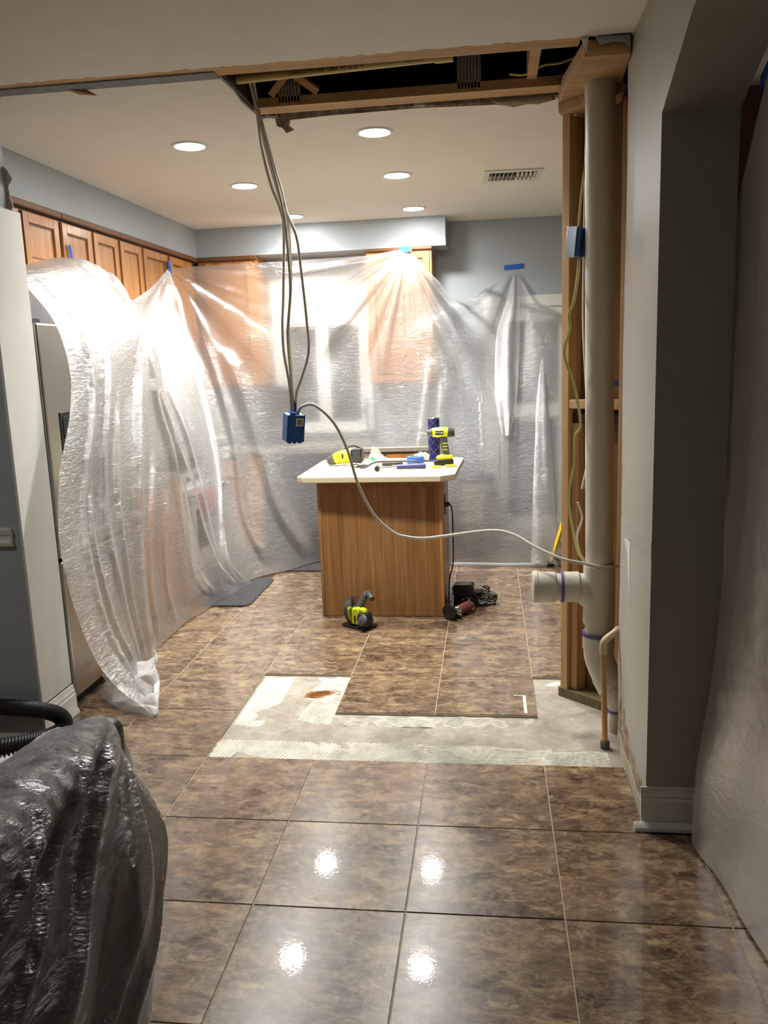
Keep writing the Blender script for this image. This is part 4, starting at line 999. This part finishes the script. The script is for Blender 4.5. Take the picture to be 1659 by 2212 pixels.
# ================================================================= hanging cables and electrical boxes
CA = [(-.985, 3.70, 2.80), (-.973, 3.72, 2.646), (-.962, 3.72, 2.505), (-.93, 3.72, 2.351), (-.895, 3.72, 2.252), (-.884, 3.72, 2.155), (-.902, 3.72, 1.879), (-.913, 3.72, 1.759), (-.914, 3.72, 1.636), (-.897, 3.72, 1.491), (-.894, 3.72, 1.345)]
CB = [(-.99, 3.66, 2.82), (-.979, 3.735, 2.655), (-.943, 3.735, 2.484), (-.902, 3.735, 2.311), (-.867, 3.735, 2.193), (-.866, 3.735, 1.957), (-.887, 3.735, 1.778), (-.89, 3.735, 1.717), (-.885, 3.73, 1.511), (-.886, 3.725, 1.345)]
CC = [(-.98, 3.6, 2.8), (-.969, 3.705, 2.655), (-.928, 3.705, 2.483), (-.899, 3.705, 2.349), (-.88, 3.705, 2.252), (-.871, 3.705, 2.154), (-.866, 3.71, 1.917), (-.89, 3.715, 1.717), (-.887, 3.715, 1.553), (-.880, 3.715, 1.345)]
CD = [(-.96, 3.62, 2.8), (-.963, 3.72, 2.654), (-.914, 3.72, 2.445), (-.888, 3.74, 2.329), (-.869, 3.74, 2.232), (-.829, 3.72, 2.132), (-.816, 3.72, 1.994), (-.802, 3.72, 1.774), (-.801, 3.72, 1.632), (-.842, 3.72, 1.51), (-.867, 3.72, 1.448), (-.875, 3.72, 1.345)]
for P, lb in ((CA, 'white cable hanging from the ceiling hole, leftmost of the four'), (CB, 'white cable hanging from the ceiling hole, second from the left'), (CC, 'white cable hanging from the ceiling hole, third from the left'), (CD, 'white cable bowing out to the right of the hanging bundle')):
    tag(MB().tube(P, .0062, 8, 8).build('electrical_cable', 'cable'), lb, 'cable', 'cables hanging from the ceiling hole')
arc = [(-.868, 3.72, 1.345), (-.858, 3.72, 1.372), (-.838, 3.72, 1.391), (-.784, 3.72, 1.392), (-.702, 3.72, 1.314), (-.644, 3.72, 1.19), (-.597, 3.72, 1.018), (-.527, 3.72, .877), (-.444, 3.72, .799), (-.38, 3.72, .777), (-.305, 3.72, .77), (-.208, 3.7, .784), (.002, 3.65, .818), (.103, 3.6, .809), (.197, 3.52, .769), (.3, 3.45, .736), (.38, 3.43, .722), (.45, 3.42, .71), (.53, 3.46, .70)]
tag(MB().tube(arc, .0068, 8, 8).build('electrical_cable', 'cable'), 'white cable looping from the hanging blue box over to the drain pipe', 'cable')
eb = thing('switch_box', 'blue plastic electrical box hanging from cables in mid air', 'electrical box', (-.888, 3.72, 1.30))
EM = T(-.888, 3.72, 1.295) @ R('Y', 4) @ R('Z', 32) @ R('X', 6)
w_, h_, dd = .042, .062, .034
mb = MB().box((-w_, -dd, -h_), (-w_+.003, dd, h_), EM).box((w_-.003, -dd, -h_), (w_, dd, h_), EM).box((-w_+.003, dd-.003, -h_), (w_-.003, dd, h_), EM).box((-w_+.003, -dd, -h_), (w_-.003, dd-.003, -h_+.003), EM).box((-w_+.003, -dd, h_-.003), (w_-.003, dd-.003, h_), EM).box((-w_+.003, -dd, -h_+.003), (w_-.003, -dd+.003, h_-.003), EM)
mb.build('body', 'bluebox', eb, .0015)
MB().box((-.002, -dd-.0012, .012), (.034, -dd-.0002, .048), EM).build('label', 'tissue', eb)
for k in range(7): MB().box((.004+k*.0038, -dd-.002, .018), (.004+k*.0038+.0021*(1 if k % 2 else .55), -dd-.0012, .042), EM).build('barcode_bar', 'print', eb)
MB().box((-.04, -.03, h_), (-.012, .0, h_+.008), EM @ R('Y', 10)).build('tape_piece', 'blue', eb)
MB().box((-.003, -.004, h_+.012), (.006, .004, h_+.05), EM).build('cable_tape', 'navy', eb)
for xx in (-.034, -.01, .016): MB().box((xx, -dd, -h_-.006), (xx+.014, -dd+.02, -h_), EM).build('mounting_ear', 'bluebox', eb)

b2 = thing('junction_box', 'blue electrical box with shiny film cover fixed beside the tall drain pipe', 'electrical box', (.36, 3.52, 2.03))
BM = T(.362, 3.545, 2.022) @ R('Z', -34) @ R('Y', 6)
MB().box((-.028, -.03, -.055), (.028, .03, .055), BM).build('body', 'bluebox', b2, .003)
MB().box((-.032, -.036, -.06), (.012, -.031, .06), BM).build('shiny_cover', 'filmmetal', b2, .002)
MB().box((-.01, .03, -.01), (.01, .05, .01), BM).build('nail_bracket', 'bluebox', b2, .001)
ye = [(.392, 3.62, 2.62), (.405, 3.60, 2.52), (.403, 3.6, 2.372), (.384, 3.58, 2.246), (.367, 3.56, 2.085)]
tag(MB().tube(ye, .005, 6, 8).build('electrical_cable', 'cabley'), 'yellow cable dropping from the top plate into the shiny blue box', 'cable')
ye = [(.372, 3.555, 1.965), (.365, 3.54, 1.90), (.346, 3.5, 1.791), (.326, 3.5, 1.737), (.33, 3.5, 1.682), (.307, 3.49, 1.582), (.348, 3.5, 1.459), (.375, 3.5, 1.297), (.351, 3.5, 1.241), (.35, 3.5, 1.134), (.33, 3.52, .975), (.367, 3.55, .767), (.404, 3.575, .687), (.41, 3.58, .60)]
tag(MB().tube(ye, .0065, 6, 8).build('electrical_cable', 'cabley'), 'yellow cable snaking down the partition below the shiny blue box', 'cable')
for k, dxx in enumerate((0, .014)):
    wv = [(.412+dxx, 3.665, 2.58), (.406+dxx, 3.67, 2.39), (.402+dxx, 3.67, 2.0), (.401+dxx, 3.67, 1.704), (.416+dxx, 3.66, 1.412), (.424+dxx, 3.655, 1.15), (.40+dxx, 3.655, 1.0)]
    tag(MB().tube(wv, .005, 6, 8).build('electrical_cable', 'cable'), ('white cable against the stud behind the drain pipe, left one of two', 'white cable tight behind the drain pipe, right one of two')[k], 'cable', 'white cables inside the partition')
tag(MB().tube([(.376, 3.60, .95), (.395, 3.6, .88), (.375, 3.6, .80), (.39, 3.59, .72), (.43, 3.585, .68)], .005, 6, 8).build('electrical_cable', 'cable'), 'short white cable loop low in the partition left of the drain', 'cable')
tag(MB().tube([(.10, 3.66, CH+.045), (.16, 3.63, CH+.03), (.23, 3.62, CH+.055), (.30, 3.62, CH+.06), (.36, 3.6, CH+.07)], .005, 6, 8).build('electrical_cable', 'cabley'), 'yellow cable lying across the right end of the ceiling hole', 'cable')

# ================================================================= plastic sheets
def resample(P, n):
    Q = catmull(P, 12); d = [0]
    for a, b in zip(Q, Q[1:]): d.append(d[-1]+(b-a).length)
    A = np.array([tuple(q) for q in Q]); d = np.array(d)
    s = np.linspace(0, d[-1], n)
    return np.stack([np.interp(s, d, A[:, k]) for k in range(3)], -1)
def waves(A, B, seed, n, lo, hi):
    rr = np.random.RandomState(seed); out = 0
    for _ in range(n):
        th = rr.uniform(0, 2*PI); k = math.exp(rr.uniform(math.log(lo), math.log(hi)))
        out = out + np.sin(A*k*math.cos(th)+B*k*math.sin(th)+rr.uniform(0, 6.28))*(lo/k)**.8
    return out/math.sqrt(n)
def sheet(name, cols, nu, nv, mat, seed=0, pleat=(), crumple=.006, vert=0.0, vlam=.16, hem=.0, flip=-1, zmin=.003, parent=None, extra=None, creases=(), ripple=()):
    C = np.stack([resample(c, nv) for c in cols], 0)          # ncols, nv, 3
    G = np.stack([resample(C[:, j, :].tolist(), nu) for j in range(nv)], 1)  # nu, nv, 3
    du = np.gradient(G, axis=0); dv = np.gradient(G, axis=1)
    N = np.cross(du, dv); N /= np.linalg.norm(N, axis=-1, keepdims=True)+1e-9; N *= flip
    U = np.cumsum(np.linalg.norm(du, axis=-1).mean(1)); U -= U[0]
    Vv = np.cumsum(np.linalg.norm(dv, axis=-1).mean(0)); Vv -= Vv[0]
    UU, VV = np.meshgrid(U, Vv, indexing='ij')
    D = crumple*waves(UU, VV*.7, seed, 16, 5, 40)
    for (P, amp, k, L, ph) in pleat:
        d = G-np.array(P); t = du/np.linalg.norm(du, axis=-1, keepdims=True)
        h = np.sqrt(d[..., 0]**2+d[..., 1]**2)*np.sign((d*du).sum(-1)); r = np.sqrt(h*h+d[..., 2]**2)
        th = np.arctan2(h, -d[..., 2])
        f = np.sin(k*th+ph+.6*np.sin(2.1*th*k*.4+ph))+.6*np.sin(1.83*k*th+ph*2.3)+.35*np.sin(3.1*k*th+ph)
        f = np.sign(f)*np.abs(f)**.8
        D = D + amp*np.clip(r/.35, 0, 1)*np.exp(-(r/L)**2)*f
    if vert:
        vt_ = np.clip(VV/VV.max(), 0, 1)
        f = np.sin(UU/vlam*6.28+1.2*np.sin(VV*2.3+UU*3)+waves(UU, VV*.3, seed+3, 4, 2, 6)*1.5)
        D = D+vert*f*(.25+.75*vt_)
    un, vn = UU/UU.max(), VV/VV.max()
    for (line, amp, wd) in creases:                            # long folds: polyline in (u, v), height, width
        lu, lv = [p[0] for p in line], [p[1] for p in line]
        c = np.interp(vn, lv, lu); inside = np.clip((vn-lv[0])/.06, 0, 1)*np.clip((lv[-1]-vn)/.06, 0, 1)
        q = (un-c)/wd
        D = D + amp*inside*np.where(q < 0, np.exp(-q*q*9), np.exp(-q*q))
    for (v0, wd, amp, fq) in ripple:                           # gathers running across the sheet
        q = (vn-v0)/wd; D = D+amp*np.exp(-q*q)*(np.sin(UU*fq+VV*fq*.35+4.5*waves(UU, VV, seed+9, 8, 5, 26))*np.clip(.35+.9*waves(UU, VV, seed+5, 6, 3, 14), 0, 1.6))
    fade = np.clip(np.minimum(1, VV/.05), 0.15, 1)
    G2 = G+N*(D*fade)[..., None]
    if extra: G2 = extra(G2, UU, VV)
    G2[..., 2] = np.maximum(G2[..., 2], zmin)
    verts = G2.reshape(-1, 3).tolist()
    mb = MB(); mb.v = verts
    idx = np.arange(nu*nv).reshape(nu, nv)
    mb.f = np.stack([idx[:-1, :-1], idx[1:, :-1], idx[1:, 1:], idx[:-1, 1:]], -1).reshape(-1, 4).tolist()
    return mb.build(name, mat, parent, angle=180)

tapeL1, tapeL2, tape3, tape4 = (-2.305, 4.545, 2.2), (-2.30, 6.03, 2.30), (-.62, 6.645, 2.41), (.207, 6.985, 2.255)
A = [
 [(-2.2, 3.64, 2.06), (-2.1, 3.62, 2.0), (-1.91, 3.56, 1.82), (-1.86, 3.563, 1.61), (-1.85, 3.505, 1.426), (-1.84, 3.325, 1.14), (-1.82, 3.239, .813), (-1.76, 3.283, .405), (-1.68, 3.341, .189), (-1.533, 3.421, .012)],
 [(-2.25, 3.95, 2.10), (-2.07, 3.9, 2.04), (-1.885, 3.8, 1.80), (-1.85, 3.72, 1.35), (-1.84, 3.66, .9), (-1.78, 3.58, .42), (-1.66, 3.50, .10), (-1.60, 3.46, .012)],
 [(-2.305, 4.52, 2.2), (-2.08, 4.32, 2.085), (-1.885, 4.15, 1.82), (-1.85, 4.05, 1.35), (-1.845, 3.98, .9), (-1.82, 3.9, .45), (-1.78, 3.85, .012)],
 [(-2.28, 4.75, 2.06), (-2.06, 4.66, 1.93), (-1.91, 4.56, 1.70), (-1.88, 4.48, 1.30), (-1.88, 4.45, .9), (-1.90, 4.45, .45), (-1.90, 4.5, .012)],
 [(-2.285, 5.10, 1.99), (-2.12, 5.05, 1.75), (-1.96, 5.0, 1.35), (-1.905, 4.98, .9), (-1.88, 4.95, .4), (-1.875, 4.95, .012)],
 [(-2.29, 5.55, 2.10), (-2.19, 5.5, 1.8), (-1.98, 5.45, 1.3), (-1.89, 5.4, .85), (-1.85, 5.34, .35), (-1.80, 5.38, .012)],
 [(-2.30, 6.02, 2.30), (-2.18, 5.98, 1.894), (-2.08, 5.97, 1.386), (-1.97, 5.87, .877), (-1.90, 5.615, .478), (-1.82, 5.514, .197), (-1.737, 5.70, .012)]]
sA = sheet('plastic_sheet', A, 300, 260, 'filmA', 21, [(tapeL1, .012, 7, 1.3, .3), (tapeL2, .012, 9, 1.1, 1.1)], .006, .008, .41, creases=(([(.05, .05), (.10, .4), (.07, .95)], .02, .02), ([(.16, .1), (.17, .5), (.2, .98)], .02, .018), ([(.27, .08), (.34, .35), (.33, .7), (.30, .98)], .035, .03), ([(.27, .04), (.42, .30), (.62, .62), (.80, .98)], .04, .03), ([(.30, .04), (.50, .35), (.74, .70), (.93, .98)], .045, .03), ([(.55, .2), (.72, .55), (.9, .9)], .02, .02), ([(.96, .03), (.93, .5), (.95, .97)], .03, .02), ([(.44, .5), (.42, .98)], .025, .02), ([(.23, .4), (.26, .98)], .022, .016), ([(.12, .5), (.13, .98)], .02, .014), ([(.36, .6), (.37, .98)], .02, .014), ([(.985, .03), (.975, .6), (.98, .97)], .02, .012), ([(.52, .6), (.55, .98)], .02, .016)))
tag(sA, 'clear plastic sheet draped over the fridge and left kitchen run', 'plastic sheet')
B = [
 [(-2.302, 6.00, 2.29), (-2.24, 5.92, 1.9), (-2.12, 5.85, 1.4), (-2.02, 5.72, .9), (-1.965, 5.5, .45), (-1.88, 5.45, .018)],
 [(-2.30, 6.05, 2.30), (-2.20, 6.06, 1.9), (-2.07, 6.06, 1.4), (-1.98, 6.0, .9), (-1.88, 5.92, .45), (-1.71, 5.87, .018)],
 [(-1.95, 6.16, 2.318), (-1.9, 6.2, 1.9), (-1.80, 6.25, 1.4), (-1.72, 6.22, .9), (-1.62, 6.12, .4), (-1.53, 6.06, .018)],
 [(-1.5, 6.32, 2.34), (-1.5, 6.38, 1.8), (-1.46, 6.35, 1.2), (-1.42, 6.32, .7), (-1.38, 6.30, .3), (-1.34, 6.32, .018)],
 [(-.93, 6.54, 2.375), (-.93, 6.52, 1.8), (-.93, 6.45, 1.2), (-.92, 6.37, .6), (-.9, 6.30, .018)],
 [(-.62, 6.64, 2.405), (-.60, 6.60, 1.9), (-.58, 6.5, 1.3), (-.56, 6.38, .7), (-.55, 6.27, .012)],
 [(-.40, 6.69, 2.2), (-.38, 6.61, 1.8), (-.34, 6.48, 1.2), (-.32, 6.34, .6), (-.30, 6.24, .012)],
 [(-.19, 6.79, 2.02), (-.16, 6.69, 1.7), (-.12, 6.48, 1.1), (-.08, 6.32, .6), (-.05, 6.22, .012)],
 [(.207, 6.98, 2.25), (.20, 6.84, 1.8), (.20, 6.56, 1.2), (.18, 6.36, .6), (.17, 6.2, .012)],
 [(.42, 6.88, 1.98), (.42, 6.73, 1.7), (.42, 6.5, 1.1), (.42, 6.33, .6), (.42, 6.21, .012)],
 [(.95, 6.85, 1.95), (.95, 6.72, 1.65), (.94, 6.5, 1.1), (.92, 6.34, .6), (.92, 6.2, .012)]]
sB = sheet('plastic_sheet', B, 420, 240, 'film', 33, [(tapeL2, .013, 9, 1.3, .2), (tape3, .020, 13, 1.2, .7), (tape4, .014, 8, .9, 1.9)], .004, .003, .5, creases=(([(.10, .25), (.17, .6), (.27, .98)], .04, .03), ([(.04, .03), (.10, .5), (.16, .97)], .03, .02), ([(.585, .35), (.60, .98)], .02, .02), ([(.55, .3), (.54, .98)], .02, .02)))
tag(sB, 'clear plastic sheet hung across the back of the kitchen behind the island', 'plastic sheet')
# rolled hem lying along the floor edge on the right
hm_ = [(-.30, 6.23, .012), (-.1, 6.215, .014), (.1, 6.205, .012), (.3, 6.2, .014), (.52, 6.2, .012), (.9, 6.19, .012)]
MB().tube(hm_, .016, 8, 6).build('rolled_hem', 'filmhem', sB)

# strips of blue tape
H = [
 [(-1.93, 3.74, .17), (-1.90, 3.69, .10), (-1.88, 3.65, .05), (-1.90, 3.62, .014)],
 [(-1.82, 3.72, .15), (-1.78, 3.62, .10), (-1.76, 3.55, .05), (-1.77, 3.50, .014)],
 [(-1.74, 3.76, .14), (-1.68, 3.60, .09), (-1.65, 3.51, .05), (-1.64, 3.44, .014)],
 [(-1.72, 3.88, .12), (-1.63, 3.68, .07), (-1.58, 3.56, .04), (-1.54, 3.42, .014)],
 [(-1.80, 4.06, .10), (-1.72, 3.90, .06), (-1.68, 3.78, .03), (-1.60, 3.55, .014)]]
def crumH(G, UU, VV):
    a = waves(UU, VV, 91, 14, 14, 60); b = waves(UU, VV, 92, 14, 14, 60)
    G = G.copy(); m = np.clip(VV/.04, .2, 1)*np.clip((VV.max()-VV)/.03, 0, 1)
    G[..., 2] += m*(.050*np.abs(a)); G[..., 1] -= m*.030*np.abs(b); G[..., 0] += m*.02*b
    return G
sH = sheet('crumpled_hem', H, 190, 130, 'filmhem', 8, [], .008, 0, .1, parent=sA, extra=crumH)
S1 = [[(.205, 6.945, 2.22), (.13, 6.83, 1.95), (.07, 6.77, 1.75), (.05, 6.64, 1.45), (.06, 6.52, 1.2), (.10, 6.43, .98)],
      [(.215, 6.93, 2.22), (.19, 6.80, 1.95), (.16, 6.74, 1.75), (.14, 6.60, 1.45), (.13, 6.49, 1.2), (.13, 6.42, .98)],
      [(.235, 6.945, 2.22), (.25, 6.82, 1.95), (.245, 6.77, 1.75), (.235, 6.64, 1.45), (.21, 6.52, 1.2), (.16, 6.43, .98)]]
sheet('gathered_fold', S1, 50, 150, 'filmfold', 14, [], .012, .01, .08, parent=sB)
S2 = [[(.41, 6.70, 1.55), (.36, 6.50, 1.15), (.34, 6.38, .8), (.32, 6.27, .4), (.30, 6.19, .03)],
      [(.42, 6.69, 1.55), (.41, 6.47, 1.15), (.41, 6.35, .8), (.41, 6.23, .4), (.42, 6.16, .03)],
      [(.43, 6.70, 1.55), (.46, 6.50, 1.15), (.48, 6.38, .8), (.49, 6.27, .4), (.54, 6.19, .03)]]
sheet('gathered_fold', S2, 50, 150, 'filmfold', 15, [], .012, .01, .09, parent=sB)
def tape(label, c, sx, sz, ang, face='Y', bend=0):
    m = T(*c) @ (R('Y', ang) if face == 'Y' else R('X', ang))
    mb = MB()
    n = 5
    for k in range(n):
        a, b = -sx/2+sx*k/n, -sx/2+sx*(k+1)/n; o_ = .0008*(k % 2)
        if face == 'Y': mb.box((a, -.0015-o_, -sz/2), (b, 0-o_, sz/2), m)
        else: mb.box((0+o_, a, -sz/2), (.0015+o_, b, sz/2), m)
    return tag(mb.build('tape_strip', 'blue'), label, 'tape', 'blue tape strips holding the plastic up')
tape('blue tape strip on the oak cabinet left of center, holding plastic', (-.625, 6.632, 2.418), .10, .042, -3)
tape('blue tape strip on the bare grey back wall above the patio door', (.215, 6.994, 2.285), .155, .036, -3)
tape('blue tape piece on the left cabinet door above the fridge', (-2.300, 4.55, 2.235), .03, .08, 12, 'X')
tape('blue tape piece below another one at the fridge plastic peak', (-2.297, 4.615, 2.135), .028, .07, 20, 'X')
tape('blue tape piece on the left cabinet nearest the back corner', (-2.296, 6.02, 2.30), .05, .10, 8, 'X')

# doorway sheet on the right
Dc = []
for y, xb in ((2.72, -.0), (2.62, -.075), (2.4, -.05), (2.1, -.02), (1.7, -.0), (1.2, .0), (.6, .0), (0, 0)):
    zt = float(np.interp(y, [p[0] for p in arch[::-1]], [p[1] for p in arch[::-1]]))-.01
    if y > 2.6: zt = 2.0 if y > 2.7 else 2.12
    Dc.append([(X2+.014, y, zt), (X2+.014, y, 1.7), (X2+.014+xb*.05, y, 1.2), (X2+.012+xb*.5, y, .6), (X2+xb, y-.03, .25), (X2-.01+xb, y-.05, .01)])
sD = sheet('plastic_sheet', Dc, 160, 140, 'filmR', 5, [], .004, .004, .5)
tag(sD, 'dull plastic sheet closing off the dark doorway on the right', 'plastic sheet')
P = [(X2+.018, y, float(np.interp(y, [p[0] for p in arch[::-1]], [p[1] for p in arch[::-1]]))-.012) for y in np.linspace(2.55, .1, 14)]
mb = MB()
for a, b in zip(P, P[1:]):
    mb.poly([(a[0], a[1], a[2]-.028), (b[0], b[1], b[2]-.028), (b[0], b[1], b[2]+.012), (a[0], a[1], a[2]+.012)])
o = mb.build('tape_strip', 'blue'); o.modifiers.new('s', 'SOLIDIFY').thickness = .001; tag(o, 'long blue tape strip along the head of the right doorway', 'tape')

# ================================================================= chair, table and their cover
cr = thing('dining_chair', 'black upholstered dining chair under plastic at lower left', 'chair', (-1.05, 1.34, 0))
def soft(name, a, b, parent, mat='chair', bev=.035): return bx(name, a, b, mat, parent, bev, seg=4)
soft('backrest', (-.905, 1.085, .13), (-.795, 1.625, .845), cr)
soft('seat', (-1.38, 1.10, .40), (-.90, 1.585, .49), cr)
bx('seat_frame', (-1.36, 1.12, .34), (-.82, 1.565, .402), 'darkwood', cr, .005)
for x in (-1.33, -.845):
    for y in (1.125, 1.60): MB().ring([(x-.01, y+(.04 if y > 1.5 else -.04)*(x > -.9), 0), (x, y, .345)], [.026, .036], 4).build('leg', 'darkwood', cr)
tb = thing('dining_table', 'grey topped dining table under the same plastic at lower left', 'table', (-1.6, 1.0, 0))
bx('tabletop', (-2.2, .2, .68), (-1.03, 1.20, .712), 'cardboard', tb, .006); bx('apron', (-2.12, .28, .60), (-1.10, 1.12, .68), 'darkwood', tb)
for x in (-2.1, -1.1):
    for y in (.3, 1.1): bx('leg', (x-.035, y-.035, 0), (x+.035, y+.035, .60), 'darkwood', tb, .004)
Cc = []
def colC(px_, py_, nx_, ny_, hr, spread):
    def p(off, z): return (px_+nx_*off, py_+ny_*off, z)
    return [p(-.30, hr-.03 if hr < .83 else .765), p(-.2, hr-.012 if hr < .83 else .79), p(-.115, hr-.005), p(-.04, hr+.012), p(.005, hr-.02), p(.03, .70), p(.06+spread, .55), p(.06+spread, .42), p(.03+spread, .25), p(.005+spread, .10)]
for y in (.30, .7, 1.0, 1.2, 1.4): Cc.append(colC(-.80, y, 1, 0, .852, .0))
for a in (0, 25, 50, 75, 90):
    t = math.radians(a); rcx, rcy = -.87, 1.52
    Cc.append(colC(rcx+.075*math.cos(t), rcy+.10*math.sin(t), math.cos(t), math.sin(t), .850 if a < 60 else .835, .01))
for x, yy, hh in ((-1.0, 1.53, .79), (-1.15, 1.42, .762), (-1.4, 1.32, .752), (-1.9, 1.25, .75)): Cc.append(colC(x, yy, -.3 if x > -1.3 else 0, .95, hh, 0))
def holeC(G, UU, VV): return G
sCc = sheet('plastic_sheet', Cc, 340, 200, 'filmC', 12, [((-.80, 1.60, .86), .012, 7, .9, .4)], .006, .006, .27, creases=(([(.50, .30), (.30, .65), (.12, .98)], .022, .022), ([(.46, .3), (.22, .65), (.02, .98)], .022, .02), ([(.52, .35), (.42, .7), (.28, .98)], .02, .018), ([(.54, .4), (.50, .7), (.42, .98)], .02, .014), ([(.40, .3), (.15, .6), (.0, .8)], .02, .02), ([(.57, .35), (.56, .98)], .015, .012)), ripple=((.13, .06, .006, 85), (.24, .06, .0065, 70), (.33, .07, .005, 110)))
tag(sCc, 'clear plastic sheet covering the chair and table at lower left', 'plastic sheet')

# ================================================================= vacuum hose
hp = [(-2.75, 2.75, .045), (-2.45, 2.86, .045), (-2.2, 2.96, .045), (-2.0, 3.02, .05), (-1.86, 3.07, .07), (-1.815, 3.115, .10), (-1.86, 3.135, .14), (-2.0, 3.135, .162), (-2.2, 3.13, .168), (-2.45, 3.12, .15), (-2.75, 3.1, .11), (-3.0, 3.05, .06), (-3.3, 2.9, .045)]
HP = catmull(hp, 26); rad = [.036 if k % 2 else .0315 for k in range(len(HP))]
vh = tag(MB().ring(HP, rad, 16).build('vacuum_hose', 'hose', angle=25), 'black corrugated vacuum hose looped on the floor by the wall end', 'hose')
